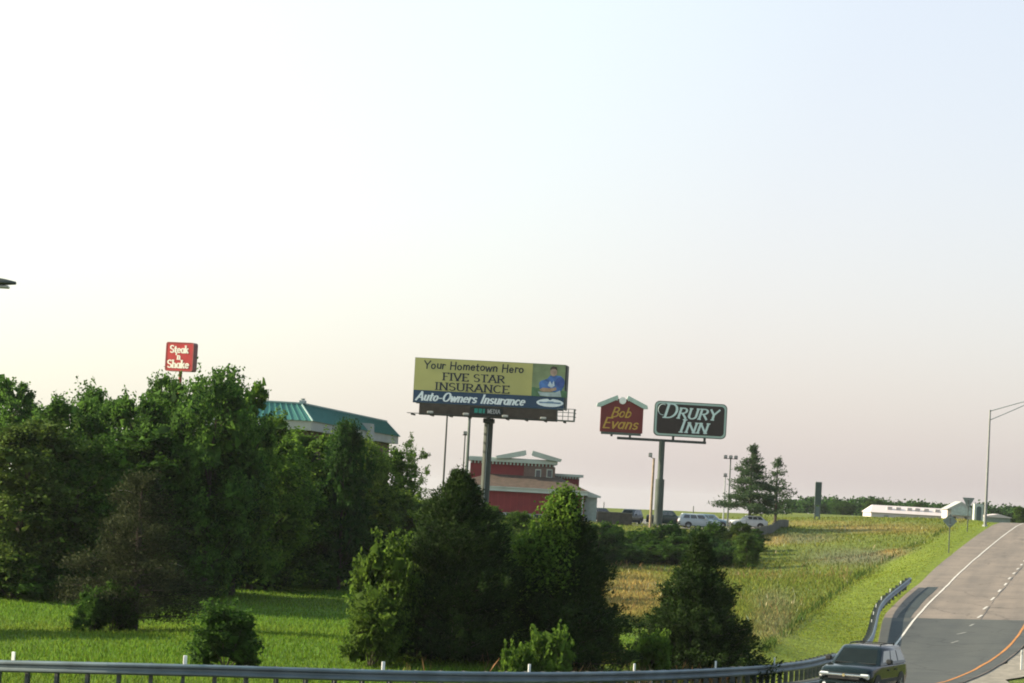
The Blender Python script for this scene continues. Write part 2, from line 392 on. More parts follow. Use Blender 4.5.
GRASS_M = cover_mat('grass_blades', trans=0.45, gain=1.0, soil=False)
def blades(name, n, d0, d1, h0, h1, w, label, seed, keep, power=1.0, colf=None, xmargin=1.25, tips=0.0):
    r = np.random.RandomState(seed)
    u = r.rand(n)
    D = (d0 ** (1 - power) + u * (d1 ** (1 - power) - d0 ** (1 - power))) ** (1 / (1 - power)) if power != 1 else d0 * (d1 / d0) ** u
    X = (r.rand(n) * 2 - 1) * D * 512 / F * xmargin
    Z = sheet_z(X, D); d, m, g = zones(X, D, Z)
    off, i, dist = edge_offset(X, D)
    k = keep(X, D, d, m, g, off, r)
    X, D, Z, d, m, g = X[k], D[k], Z[k], d[k], m[k], g[k]; n = len(X)
    hgt = (h0 + (h1 - h0) * r.rand(n) ** 1.6) * (1 - 0.72 * m) * (1 + 0.25 * fnoise(X, D, 0.7, 31))
    az = r.rand(n) * 6.283; lean = (0.15 + 0.55 * r.rand(n)) * hgt
    wd = w * (0.6 + 0.8 * r.rand(n)) * (D / 110) ** 0.6
    fa = r.rand(n) * 3.1416
    bx, by = np.cos(fa) * wd / 2, np.sin(fa) * wd / 2
    lx, ly = np.cos(az) * lean, np.sin(az) * lean
    V = np.empty((n, 4, 3))
    V[:, 0] = np.stack([X - bx, D - by, Z - 0.03], 1); V[:, 1] = np.stack([X + bx, D + by, Z - 0.03], 1)
    V[:, 2] = np.stack([X + bx * .8 + lx * .53, D + by * .8 + ly * .53, Z + hgt * 0.6], 1); V[:, 3] = np.stack([X + lx, D + ly, Z + hgt], 1)
    me = fast_mesh(name, V.reshape(-1, 3), np.arange(n * 4).reshape(n, 4))
    col = zone_col(X, D, d, m, g) if colf is None else colf(X, D, d, m, g, r)
    col = col * (0.75 + 0.5 * r.rand(n))[:, None]; col[:, 0] *= 0.85 + 0.4 * r.rand(n)
    a = me.color_attributes.new('cover', 'FLOAT_COLOR', 'POINT')
    a.data.foreach_set('color', np.repeat(np.c_[col, np.ones(n)], 4, 0).astype(np.float32).ravel())
    me.materials.append(GRASS_M)
    return tag(link(name, me), label, 'grass', kind='stuff')
offroad = lambda off: (off < -0.75) | (off > ROADW + 1.2)
blades('meadow_grass', 260000, 66, 150, 0.05, 0.19, 0.045, 'green meadow grass in front of the wood behind the guardrail', 1,
       lambda X, D, d, m, g, off, r: offroad(off) & (off < -0.6), power=1.6)
blades('field_grass', 260000, 130, 340, 0.10, 0.32, 0.06, 'rough olive and tan grass over the sloping field left of the ramp', 2,
       lambda X, D, d, m, g, off, r: offroad(off) & (X > -6) & (r.rand(len(X)) < 0.95), power=1.5)
def seedcol(X, D, d, m, g, r): return np.array((0.20, 0.135, 0.065))[None] * (0.7 + 0.6 * r.rand(len(X)))[:, None]
def seedkeep(X, D, d, m, g, off, r):
    px, py = proj(X, D, sheet_z(X, D))
    near = ((px > 620) & (px < 765) & (D < 100)) | ((px > 560) & (px < 640) & (D < 92) & (r.rand(len(X)) < .5)) | (r.rand(len(X)) < 0.04) & (px > 380)
    far_ = (D > 195) & (D < 215) & (px > 590) & (px < 850) & (r.rand(len(X)) < 0.5)
    return (off < -1.0) & (near | far_) & (fnoise(X, D, 1.2, 77) > -0.35)
blades('seeding_grass', 60000, 72, 225, 0.35, 0.8, 0.018, 'reddish brown seeding grass stalks standing behind the guardrail', 3, seedkeep, power=1.4, colf=seedcol)
def weedcol(X, D, d, m, g, r): return np.array((0.30, 0.30, 0.18))[None] * np.ones((len(X), 1))
blades('white_weeds', 50000, 100, 300, 0.3, 0.55, 0.07, 'pale flowering weeds dotted through the field', 4,
       lambda X, D, d, m, g, off, r: (off < -4) & (X > 2) & (m < .3) & (fnoise(X, D, 0.6, 79) > 0.05) & (r.rand(len(X)) < 0.05), power=1.4, colf=weedcol)

def edgekeep(X, D, d, m, g, off, r):
    px, py = proj(X, D, sheet_z(X, D)); return (off < -1.5) & (D > 100) & (np.abs(px - verge_line(py) + 6) < 3.5 + 4 * fnoise(X, D, .5, 90)) & (fnoise(X, D, .25, 91) > -.25)
blades('verge_shade_weeds', 160000, 100, 260, 0.25, 0.6, 0.06, 'dark green weeds added in place of gully shade between the mown verge and the rough field', 6, edgekeep, power=1.4,
       colf=lambda X, D, d, m, g, r: np.array((0.045, 0.080, 0.015))[None] * np.ones((len(X), 1)))  # tall dark blades added to imitate the shade of a gully

# ------------------------------------------------------------------ ramp
def strip(name, o0, o1, i0, i1, dz, m, parent=None, skirt=0.0, wob=0.0, seed=0):
    r = random.Random(seed); b = MB(); k0 = len(EX)
    for i in range(i0, i1 + 1):
        a = o0(i) if callable(o0) else o0; c = o1(i) if callable(o1) else o1
        a += r.uniform(-wob, wob); c += r.uniform(-wob, wob)
        row = [road_pt(i, a, dz), road_pt(i, c, dz)]
        if skirt: row = [road_pt(i, a, dz - skirt)] + row + [road_pt(i, c, dz - skirt)]
        if i == i0: prev = row; continue
        vs = prev + row; n = len(row)
        b.add(vs, [(k, k + 1, n + k + 1, n + k) for k in range(n - 1)]); prev = row
    me = b.mesh(name); bm = bmesh.new(); bm.from_mesh(me); bmesh.ops.remove_doubles(bm, verts=bm.verts, dist=0.0005); bmesh.ops.recalc_face_normals(bm, faces=bm.faces)
    if sum(f.normal.z for f in bm.faces) < 0: bmesh.ops.reverse_faces(bm, faces=bm.faces)
    bm.to_mesh(me); bm.free()
    return link(name, me, m, parent)

def road_mat(name, col, dark, streak=0.5, scale=1.0):
    m = bpy.data.materials.new(name); m.use_nodes = True; nt = m.node_tree; N = nt.nodes; L = nt.links
    b = N['Principled BSDF']; b.inputs['Roughness'].default_value = 0.82; b.inputs['Specular IOR Level'].default_value = 0.25
    tc = N.new('ShaderNodeTexCoord'); mp = N.new('ShaderNodeMapping'); mp.inputs['Scale'].default_value = (1.0, 0.035, 1)
    mp0 = N.new('ShaderNodeMapping'); mp0.inputs['Rotation'].default_value = (0, 0, R(13.5)); L.new(tc.outputs['Object'], mp0.inputs['Vector']); L.new(mp0.outputs[0], mp.inputs['Vector'])
    n1 = N.new('ShaderNodeTexNoise'); n1.inputs['Scale'].default_value = 0.9 * scale; n1.inputs['Detail'].default_value = 5; L.new(mp.outputs[0], n1.inputs['Vector'])
    n2 = N.new('ShaderNodeTexNoise'); n2.inputs['Scale'].default_value = 0.35; n2.inputs['Detail'].default_value = 7; n2.inputs['Roughness'].default_value = 0.65; L.new(tc.outputs['Object'], n2.inputs['Vector'])
    n3 = N.new('ShaderNodeTexNoise'); n3.inputs['Scale'].default_value = 14; n3.inputs['Detail'].default_value = 3; L.new(tc.outputs['Object'], n3.inputs['Vector'])
    # thin sealed cracks
    vo = N.new('ShaderNodeTexVoronoi'); vo.feature = 'DISTANCE_TO_EDGE'; vo.inputs['Scale'].default_value = 0.22
    wv = N.new('ShaderNodeVectorMath'); wv.operation = 'MULTIPLY_ADD'; wv.inputs[1].default_value = (2.5, 2.5, 0); L.new(n2.outputs['Color'], wv.inputs[0]); L.new(tc.outputs['Object'], wv.inputs[2]); L.new(wv.outputs[0], vo.inputs['Vector'])
    ck = N.new('ShaderNodeMapRange'); ck.inputs['From Max'].default_value = 0.016; ck.inputs['To Min'].default_value = 0.5; L.new(vo.outputs['Distance'], ck.inputs['Value'])
    m1 = N.new('ShaderNodeMix'); m1.data_type = 'RGBA'; m1.inputs['A'].default_value = (*dark, 1); m1.inputs['B'].default_value = (*col, 1)
    ad = N.new('ShaderNodeMath'); ad.operation = 'ADD'; L.new(n1.outputs['Fac'], ad.inputs[0]); L.new(n2.outputs['Fac'], ad.inputs[1])
    mr = N.new('ShaderNodeMapRange'); mr.inputs['From Min'].default_value = 0.75; mr.inputs['From Max'].default_value = 1.2; L.new(ad.outputs[0], mr.inputs['Value']); L.new(mr.outputs[0], m1.inputs['Factor'])
    hs = N.new('ShaderNodeHueSaturation'); mu = N.new('ShaderNodeMath'); mu.operation = 'MULTIPLY'
    m3 = N.new('ShaderNodeMapRange'); m3.inputs['To Min'].default_value = 0.75; m3.inputs['To Max'].default_value = 1.25; L.new(n3.outputs['Fac'], m3.inputs['Value'])
    L.new(m3.outputs[0], mu.inputs[0]); L.new(ck.outputs[0], mu.inputs[1]); L.new(mu.outputs[0], hs.inputs['Value'])
    L.new(m1.outputs['Result'], hs.inputs['Color']); L.new(hs.outputs['Color'], b.inputs['Base Color'])
    bp = N.new('ShaderNodeBump'); bp.inputs['Strength'].default_value = 0.25; bp.inputs['Distance'].default_value = 0.02; L.new(n3.outputs['Fac'], bp.inputs['Height']); L.new(bp.outputs[0], b.inputs['Normal'])
    return m
def paint_mat(name, col):
    m = mat(name, col, rough=0.7, var=0.25, scale=2.2, detail=8); return m
NST = len(EX)
# offsets of the painted lines along the ramp (it narrows to one lane in the curve)
def along(ds, vs): return lambda i, a=0.0: float(np.interp(EX[i, 1] if i > 30 else 70, ds, vs)) + a
LEFT = along([150, 174], [-0.62, 0.0])
WHITE = along([118, 129, 140, 150, 165, 190, 260], [0.12, 0.25, 0.80, 1.30, 1.78, 2.1, 2.5])
DASH = along([122, 135, 147, 155, 172, 195, 260], [2.6, 3.5, 4.7, 5.1, 5.6, 6.05, 6.3])
YEL = along([115, 122, 129, 137, 147, 165, 195, 260], [4.78, 5.2, 5.95, 6.75, 7.6, 8.9, 9.7, 10.1])
RIGHT = lambda i: YEL(i) + 0.75
def station(px, py):      # station whose left-edge point shows nearest the pixel row
    X, Y, Z = EX[:, 0], EX[:, 1], EZs; x, y = proj(X, Y, Z)
    ok = (EX[:, 1] > 110); return int(np.where(ok, np.abs(y - py), 1e9).argmin())
J = station(881, 618.5)                                # joint between the dark new asphalt and the worn tan one
road = strip('ramp_road', LEFT, RIGHT, 0, NST - 1, 0.0, road_mat('worn_asphalt', (0.185, 0.150, 0.122), (0.122, 0.102, 0.086)), skirt=0.3)
tag(road, kind='structure')
tag(strip('asphalt_section', lambda i: LEFT(i) + .02, lambda i: RIGHT(i) - .05, 0, J, 0.006, road_mat('dark_asphalt', (0.062, 0.064, 0.058), (0.043, 0.046, 0.044), scale=0.8), road, wob=0.02), 'darker newer asphalt laid on the lower ramp')
patch_m = road_mat('sealed_patch', (0.030, 0.040, 0.042), (0.022, 0.030, 0.032))
strip('shoulder_patch', lambda i: -0.05 + 0.02 * (i - J), lambda i: WHITE(i) - 0.12, J - 8, J - 1, 0.012, patch_m, road, wob=0.05, seed=2)
strip('shoulder_patch', lambda i: 0.15 + 0.06 * (i - J), lambda i: 0.95 + 0.055 * (i - J), J, J + 9, 0.010, patch_m, road, wob=0.03, seed=4)
wh = paint_mat('white_road_paint', (0.46, 0.43, 0.39)); ye = paint_mat('yellow_road_paint', (0.36, 0.145, 0.026))
tag(strip('edge_line', WHITE, lambda i: WHITE(i) + .12, 0, NST - 1, 0.016, wh, road, wob=0.012), 'white edge line')
tag(strip('edge_line', YEL, lambda i: YEL(i) + .13, 0, NST - 1, 0.016, ye, road, wob=0.012), 'orange yellow edge line')
def interp_pt(s, off, dz):
    i = int(min(max(s, 0), NST - 1.001)); f = s - i
    a = Vector(road_pt(i, off, dz)); c = Vector(road_pt(i + 1, off, dz)); return a.lerp(c, f)
seg = np.r_[0, np.cumsum(np.linalg.norm(np.diff(EX, axis=0), axis=1))]
faded = mat('faded_road_paint', (0.20, 0.20, 0.18), rough=0.8, var=0.35, scale=2.0)
d0 = seg[J] + 1.0
for k in range(-8, 26):
    s0 = d0 + k * 6.1; ln = 2.0 if k >= 0 else 1.6
    if s0 < 5 or s0 > seg[-1] - 8 or k < -3: continue
    i0 = np.interp(s0, seg, np.arange(NST)); i1 = np.interp(s0 + ln, seg, np.arange(NST))
    b = MB(); vs = []
    for t in (0, 0.5, 1):
        for dd in (0, 0.14): vs.append(interp_pt(i0 + (i1 - i0) * t, DASH(int(i0)) * (1 - t) + DASH(int(i1) + 1) * t + dd, 0.016))
    b.add(vs, [(0, 1, 3, 2), (2, 3, 5, 4)])
    b.build('lane_dash', wh if k >= 0 else faded, road)
# tar line where the two lanes were paved
strip('paving_seam', lambda i: DASH(i) + .22, lambda i: DASH(i) + .25, J, NST - 1, 0.013, mat('tar', (0.07, 0.066, 0.06), var=0.3), road, wob=0.04, seed=5)
# gravel and broken paving beyond the yellow line
gravel_m = mat('gravel', (0.12, 0.11, 0.09), rough=0.95, scale=2.5, col2=(0.25, 0.22, 0.18), bump=0.6, detail=9)
tag(strip('gravel_shoulder', lambda i: RIGHT(i) - .02, lambda i: RIGHT(i) + 2.0 + 0.5 * math.sin(i * 0.9), 0, NST - 1, -0.05, gravel_m, wob=0.25, seed=6), kind='structure')

# ------------------------------------------------------------------ guardrail
galv = mat('galvanised_steel', (0.15, 0.185, 0.195), rough=0.5, var=0.22, scale=1.2, metal=0.55, spec=0.5)
post_m = mat('rail_post', (0.085, 0.095, 0.095), rough=0.7, var=0.3, scale=4)
white_m = mat('white_reflector', (0.78, 0.78, 0.74), rough=0.5, var=0.05)
rp = catmull(RAIL, 0.25)
rl = [0.0]
for i in range(1, len(rp)): rl.append(rl[-1] + (rp[i] - rp[i - 1]).length)
rpx = np.array(rp); rl = np.array(rl)
for _ in range(25): rpx[1:-1, 2] = 0.25 * rpx[:-2, 2] + 0.5 * rpx[1:-1, 2] + 0.25 * rpx[2:, 2]
def rail_at(s):
    p = np.array([np.interp(s, rl, rpx[:, k]) for k in range(3)]); q = np.array([np.interp(s + 0.1, rl, rpx[:, k]) for k in range(3)])
    o = np.array([np.interp(s - 0.1, rl, rpx[:, k]) for k in range(3)]); t = Vector(q - o).normalized(); n = Vector((t.y, -t.x, 0)).normalized()
    return Vector(p), t, n
guard = thing('guardrail', 'galvanised steel guardrail curving along the far side of the ramp', 'guardrail', tuple(rail_at(0)[0] - Vector((0, 0, 0.7))))
gi = Matrix.Translation(-guard.location)
PROF = [(0.0, 0.0), (0.035, -0.004), (0.085, -0.045), (0.085, -0.085), (0.02, -0.135), (0.02, -0.175), (0.085, -0.225), (0.085, -0.265), (0.035, -0.306), (0.0, -0.31),
        (-0.006, -0.305), (0.028, -0.30), (0.078, -0.262), (0.078, -0.228), (0.012, -0.178), (0.012, -0.132), (0.078, -0.082), (0.078, -0.048), (0.03, -0.01), (-0.006, -0.005)]
LEN = rl[-1]; s = 0.0; nb = 0
while s < LEN - 0.05:
    e = min(s + 3.81, LEN); rings = []
    steps = 6; lap = 0.004 * (nb % 2)
    for k in range(steps + 1):
        p, t, n = rail_at(s + (e + (0.12 if e < LEN else 0) - s) * k / steps); p = p - guard.location
        rings.append([tuple(p + n * (a + lap) + Vector((0, 0, z * 1.12))) for a, z in PROF])
    b = MB(); b.loft(rings); b.build('beam', galv, guard, smooth=True); s = e; nb += 1
# rounded buffer end at the top of the rail, three centimetres proud
p, t, n = rail_at(LEN); p = p - guard.location; b = MB()
rings = []
for k in range(7):
    a = math.pi * k / 6; c = p + t * (0.22 * math.sin(a)) - n * (0.2 * (1 - math.cos(a))) * 0.6 + n * 0.1
    rings.append([tuple(c + Vector((0, 0, z))) for z in (0.01, -0.32)] + [tuple(c + t * 0.012 + Vector((0, 0, z))) for z in (-0.32, 0.01)])
b.loft(rings); b.build('end_wing', galv, guard)
def ibeam(h):
    b = MB(); b.box(-0.004, 0.004, -0.075, 0.075, -h, 0); b.box(-0.05, 0.05, -0.08, -0.0752, -h, 0); b.box(-0.05, 0.05, 0.0752, 0.08, -h, 0); return b.mesh('post')
post_me = ibeam(1.15); post_me.materials.append(post_m)
blk = MB().box(-0.05, 0.05, -0.075, 0.075, -0.33, -0.02, 0.006).mesh('spacer'); blk.materials.append(post_m)
s = 0.4
while s < LEN:
    p, t, n = rail_at(s); q = p - guard.location
    o = link('post', post_me, None, guard); o.location = q - n * 0.245 + Vector((0, 0, -0.005)); o.rotation_euler = (random.Random(s).uniform(-.02, .02), 0, math.atan2(t.y, t.x))
    o2 = link('spacer', blk, None, guard); o2.location = q - n * 0.083 + Vector((0, 0, 0.0)); o2.rotation_euler = (0, 0, math.atan2(t.y, t.x))
    s += 0.9525 if p.y < 110 else 1.905
ref = MB().box(-0.055, 0.055, -0.02, 0.02, -0.12, 0.24, 0.01).mesh('reflector'); ref.materials.append(white_m)
for px in (12, 187, 386, 531, 637, 718, 777):
    ss = np.linspace(0, LEN, 900); P = np.array([tuple(rail_at(a)[0]) for a in ss]); x, y = proj(P[:, 0], P[:, 1], P[:, 2]); k = np.abs(x - px).argmin()
    p, t, n = rail_at(ss[k]); o = link('reflector', ref, None, guard); o.location = p - guard.location - n * 0.11 - Vector((0, 0, 0.0)); o.rotation_euler = (0, 0, math.atan2(t.y, t.x))
ref2 = MB().box(-0.05, 0.05, -0.02, 0.02, -0.1, 0.12, 0.01).mesh('reflector'); ref2.materials.append(white_m)
for s in (LEN - 4, LEN - 10, LEN - 16, LEN - 22, LEN - 28, LEN - 34):
    p, t, n = rail_at(s); o = link('reflector', ref2, None, guard); o.location = p - guard.location - n * 0.2; o.rotation_euler = (0, 0, math.atan2(t.y, t.x))
# ------------------------------------------------------------------ vegetation
def unit(v): return v / np.maximum(np.linalg.norm(v, axis=1)[:, None], 1e-9)
def leaf_geo(P, ln, wd, r, up=0.35, axis=None, axis_w=0.0):
    """diamond leaves, folded along the midrib: n centres, lengths, widths"""
    n = len(P); nrm = r.randn(n, 3); nrm[:, 2] += up * 2; nrm = unit(nrm)
    t = r.randn(n, 3)
    if axis is not None: t = t * (1 - axis_w) + axis * axis_w * 2.0
    t = t - nrm * (t * nrm).sum(1)[:, None]; t = unit(t); b = np.cross(nrm, t)
    ln = np.broadcast_to(ln, n)[:, None]; wd = np.broadcast_to(wd, n)[:, None]
    V = np.empty((n, 4, 3)); V[:, 0] = P - t * ln / 2; V[:, 2] = P + t * ln / 2
    fold = nrm * wd * 0.18
    V[:, 1] = P + b * wd / 2 - t * ln * 0.08 + fold; V[:, 3] = P - b * wd / 2 - t * ln * 0.08 + fold
    return V.reshape(-1, 3)
def leaves(name, V): n = len(V) // 4; return fast_mesh(name, V, np.arange(n * 4).reshape(n, 4))

BARK = mat('bark', (0.055, 0.045, 0.035), rough=0.95, var=0.35, scale=5, bump=0.6)
BARK2 = mat('grey_bark', (0.14, 0.12, 0.10), rough=0.95, var=0.35, scale=5, bump=0.6)
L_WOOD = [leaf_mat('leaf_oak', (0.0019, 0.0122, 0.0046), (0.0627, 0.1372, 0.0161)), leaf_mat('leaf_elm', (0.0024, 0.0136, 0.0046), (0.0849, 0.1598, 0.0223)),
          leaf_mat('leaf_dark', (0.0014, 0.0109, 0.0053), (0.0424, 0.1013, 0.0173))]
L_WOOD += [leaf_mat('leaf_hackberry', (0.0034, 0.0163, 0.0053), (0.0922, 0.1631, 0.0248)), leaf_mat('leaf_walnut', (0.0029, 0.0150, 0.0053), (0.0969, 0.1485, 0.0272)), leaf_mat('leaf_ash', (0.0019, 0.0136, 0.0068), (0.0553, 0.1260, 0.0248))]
L_TOP_LIT = [leaf_mat('leaf_lit_tint_%d' % i, a, b, trans=0.5) for i, (a, b) in enumerate([((0.006, 0.026, 0.007), (0.125, 0.225, 0.028)), ((0.008, 0.028, 0.007), (0.150, 0.225, 0.034)), ((0.005, 0.024, 0.009), (0.100, 0.200, 0.032))])]  # brighter leaf copies for the skyline trees, sunlight put into the colour
L_CEDAR = leaf_mat('leaf_cedar', (0.0014, 0.0075, 0.0030), (0.0325, 0.0614, 0.0120), trans=0.3)
L_VINE = leaf_mat('leaf_vine', (0.0144, 0.0422, 0.0053), (0.1291, 0.2194, 0.0297), trans=0.5)
L_PINE = leaf_mat('leaf_brown_pine', (0.0045, 0.0110, 0.0048), (0.0520, 0.0620, 0.0240), trans=0.25)
L_FIR = leaf_mat('leaf_lot_pine', (0.0208, 0.0448, 0.0208), (0.0630, 0.1035, 0.0450), trans=0.4)
L_CREEPER = leaf_mat('leaf_creeper', (0.006, 0.024, 0.005), (0.115, 0.185, 0.026), trans=0.5)
L_SHRUB = leaf_mat('leaf_shrub', (0.0024, 0.0136, 0.0046), (0.0664, 0.1406, 0.0198), trans=0.4)

def crown_deciduous(seed, H=10.0, Wd=7.0, base=0.05, nb=24, sub=15, per=46, leaf=(0.13, 0.26), airy=0.0):
    r = np.random.RandomState(seed); Vs = []; cent = []
    for k in range(nb):
        t = base + (0.97 - base) * ((k + 0.5) / nb) ** 0.85
        prof = (math.sin(math.pi * min(1, max(0.0, 0.20 + 0.66 * t))) ** 0.55)
        a = k * 2.39996 + r.rand() * 0.8; rr = Wd / 2 * prof * (0.35 + 0.38 * r.rand()) * (1.0 if t < 0.85 else 0.8)
        br = Wd * (0.12 + 0.09 * r.rand()) * (1.0 if t < 0.8 else 0.72)
        c = np.array((math.cos(a) * rr, math.sin(a) * rr, H * t)); c[2] = min(c[2], H - br * 0.6); c[2] = max(c[2], br * 0.45); cent.append((c, br))
        sd = unit(r.randn(sub, 3) + np.array((math.cos(a) * .5, math.sin(a) * .5, 0.35)))
        for d in sd:
            cc = c + d * br * (0.80 + 0.38 * r.rand()) * np.array((1, 1, 0.8)); sg = br * (0.17 + 0.13 * r.rand())
            n = int(per * (0.6 + 0.8 * r.rand())); P = cc + r.randn(n, 3) * sg * np.array((1, 1, 0.7))
            P[:, 2] = np.maximum(P[:, 2], 0.05)
            ln = leaf[0] + (leaf[1] - leaf[0]) * r.rand(n)
            Vs.append(leaf_geo(P, ln, ln * 0.62, r, up=0.45))
        # sprigs that break the outline
        for d in sd[:5]:
            n = 14; s_ = r.rand(n)[:, None]; tip = c + d * br * (1.15 + 0.3 * r.rand()) + np.array((0, 0, 0.25))
            P = c + (tip - c) * (0.7 + 0.45 * s_) + r.randn(n, 3) * 0.07; P[:, 2] = np.maximum(P[:, 2], 0.05)
            Vs.append(leaf_geo(P, 0.2, 0.12, r))
        if not airy:
            n = 26; P = c + r.randn(n, 3) * br * 0.36; P[:, 2] = np.maximum(P[:, 2], 0.1); Vs.append(leaf_geo(P, 0.7, 0.55, r, up=0.1))
    return leaves('crown', np.concatenate(Vs)), cent

def trunk_mesh(cent, H, rad=0.16, seed=0):
    r = random.Random(seed); b = MB()
    bend = [Vector((r.uniform(-.25, .25) * t, r.uniform(-.25, .25) * t, H * 0.82 * t)) for t in (0, 0.25, 0.5, 0.75, 1.0)]
    bend[0].z = -0.25
    b.tube(bend, [rad * 1.35, rad, rad * 0.8, rad * 0.5, rad * 0.2], 7)
    for c, br in cent[::2]:
        c = Vector(c); t = max(0.12, min(0.9, (c.z / (H * 0.82)) - 0.18)); k = min(3, int(t * 4)); s = bend[k].lerp(bend[k + 1], t * 4 - k)
        m = s.lerp(c, 0.55) + Vector((0, 0, -0.15)); b.tube([s, m, c], [rad * 0.42, rad * 0.28, rad * 0.1], 5)
    return b.mesh('trunk', True)

PROTO = {}
def proto(kind, maker):
    if kind not in PROTO: PROTO[kind] = maker()
    return PROTO[kind]
def make_dec(seed, lm, **kw):
    H = kw.get('H', 10.0); cm, cent = crown_deciduous(seed, **kw); cm.materials.append(lm)
    tm = trunk_mesh(cent, H, 0.018 * H, seed); tm.materials.append(BARK)
    return cm, tm, H, kw.get('Wd', 7.0)
DEC = [lambda i=i: make_dec(11 + i, L_WOOD[i % 3], Wd=[7.0, 6.2, 7.6, 5.6, 6.8, 7.2][i], nb=[24, 22, 27, 20, 25, 24][i]) for i in range(6)]

def plant(name, kind, maker, px, top, D, wpx, label, cat, group=None, rz=0.0, seed=0, sink=0.05, xpy=None):
    cm, tm, H0, W0 = proto(kind, maker)
    q = at(px, (top + 70) if xpy is None else xpy, D); z = gz(q.x, D) - sink; zt = at(px, top, D).z
    H = max(0.4, zt - z); w = wpx * D / F
    t = thing(name, label, cat, (q.x, D, z), rz, group); t.scale = (w / W0, w / W0, H / H0)
    cr_ = link('crown', cm, None, t)
    if kind.startswith('dec'): cr_.material_slots[0].link = 'OBJECT'; cr_.material_slots[0].material = (L_TOP_LIT[int(px * 7 + top * 3) % 3] if (top < 402 or px in (255, 300, 352, 388, 413)) and D < 200 else L_WOOD[int(px * 7 + top * 3) % 6])
    if tm is not None: link('trunk', tm, None, t)
    return t

WOOD = [  # px, top, depth, width px, kind, label
 (8, 381, 152, 56, 3, 'tall dark tree top rising above the wood at its left end'),
 (62, 398, 132, 92, 0, 'broad tree on the skyline of the wood right of its lone left tree top'),
 (104, 394, 136, 84, 2, 'reddish tinged bushy tree on the skyline between the left end and the red restaurant sign'),
 (140, 398, 131, 74, 1, 'leafy tree on the skyline just left of the red restaurant sign'),
 (164, 380, 134, 60, 4, 'light green tree directly below the red restaurant sign'),
 (212, 374, 130, 84, 5, 'tallest leafy tree of the wood just right of the red restaurant sign'),
 (240, 384, 134, 60, 3, 'dark tree on the skyline just left of the green roofed building'),
 (22, 424, 123, 112, 4, 'dense front tree at the left end of the wood'),
 (78, 440, 125, 96, 5, 'dark front tree left of the brown pine'),
 (150, 432, 129, 100, 3, 'dark front tree right behind the brown pine'),
 (200, 428, 133, 104, 0, 'wide front tree right of the brown pine, below the tallest tree'),
 (255, 420, 142, 92, 2, 'broad tree in front of the left end of the green roof'),
 (300, 433, 150, 78, 1, 'rounded tree under the corner of the green roof'),
 (344, 424, 148, 44, 4, 'slim bright tipped tree poking up in front of the green roof'),
 (352, 437, 154, 74, 5, 'leafy tree below the white fascia of the green roofed building'),
 (276, 478, 146, 92, 4, 'dark front tree of the wood above the right part of the meadow'),
 (330, 490, 151, 84, 3, 'dark front tree of the wood at the right end of the meadow'),
 (388, 488, 158, 76, 1, 'light leaved small tree between the meadow and the vine covered cedar'),
 (415, 505, 156, 80, 2, 'dark tree right behind the left shoulder of the vine covered cedar'),
 (382, 449, 168, 62, 0, 'dark tree at the right corner of the green roofed building'),
]
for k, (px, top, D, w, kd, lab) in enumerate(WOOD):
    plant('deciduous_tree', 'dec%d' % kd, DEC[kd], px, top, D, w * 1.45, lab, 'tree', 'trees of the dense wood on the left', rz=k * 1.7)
plant('deciduous_tree', 'airy', lambda: make_dec(41, L_WOOD[1], Wd=5.2, nb=15, sub=9, per=26, airy=1), 413, 440, 172, 42, 'small airy pale tree standing clear at the right end of the wood', 'tree', rz=0.4)
# trees off the left of the frame whose shadows reach into the meadow
plant('deciduous_tree', 'dec2', DEC[2], -150, 470, 96, 190, 'tree at the meadow edge just outside the left of the picture', 'tree', rz=2.0)
# brush between the cedars and the restaurant
BRUSH = [(478, 505, 178, 66, 1, 'dark tree in the gap between the two tallest cedars, left one'), (520, 513, 182, 62, 4, 'dark tree in the gap between the two tallest cedars, right one'),
         (548, 522, 200, 60, 3, 'tree right behind the pointed cedar, below the red restaurant wall'), (596, 524, 214, 58, 2, 'bushy tree at the left end of the bank below the parking lot')]
for k, (px, top, D, w, kd, lab) in enumerate(BRUSH):
    plant('deciduous_tree', 'dec%d' % kd, DEC[kd], px, top, D, w, lab, 'tree', 'trees on the bank below the restaurant', rz=k * 2.1 + 0.5)

# shrubs
def make_shrub(seed, lm, H=3.0, Wd=3.6, nb=13, **kw):
    cm, cent = crown_deciduous(seed, H=H, Wd=Wd, base=0.08, nb=nb, sub=12, per=34, leaf=(0.10, 0.2), **kw); cm.materials.append(lm)
    b = MB(); r = random.Random(seed)
    for c, br in cent[::2]: b.tube([Vector((r.uniform(-.1, .1), r.uniform(-.1, .1), -0.15)), Vector(c) * 0.6, Vector(c)], [0.035, 0.025, 0.01], 5)
    tm = b.mesh('stem', True); tm.materials.append(BARK); return cm, tm, H, Wd
SHR = [lambda i=i: make_shrub(71 + i, [L_SHRUB, L_WOOD[0], L_WOOD[2], L_CREEPER][i], Wd=[3.6, 3.2, 4.0, 3.4][i]) for i in range(4)]
def shrub(px, top, D, w, kd, lab, group=None, rz=0.0):
    t = plant('shrub', 'shr%d' % kd, SHR[kd], px, top, D, w, lab, 'shrub', group, rz, xpy=top + 25)
    for c in t.children:
        if c.name.startswith('trunk'): c.name = 'stem'
    return t
plant('deciduous_tree', 'dec1', DEC[1], 739, 523, 233, 40, 'small tree at the right end of the bank casting shade onto the slope', 'tree', rz=0.9, xpy=550)
plant('deciduous_tree', 'dec4', DEC[4], 747, 534, 221, 32, 'low tree at the right foot of the bank, nearest the shaded slope', 'tree', rz=1.9, xpy=552)
plant('deciduous_tree', 'dec3', DEC[3], 753, 529, 247, 30, 'bushy tree at the right end of the bank beneath the white car', 'tree', rz=2.9, xpy=545)
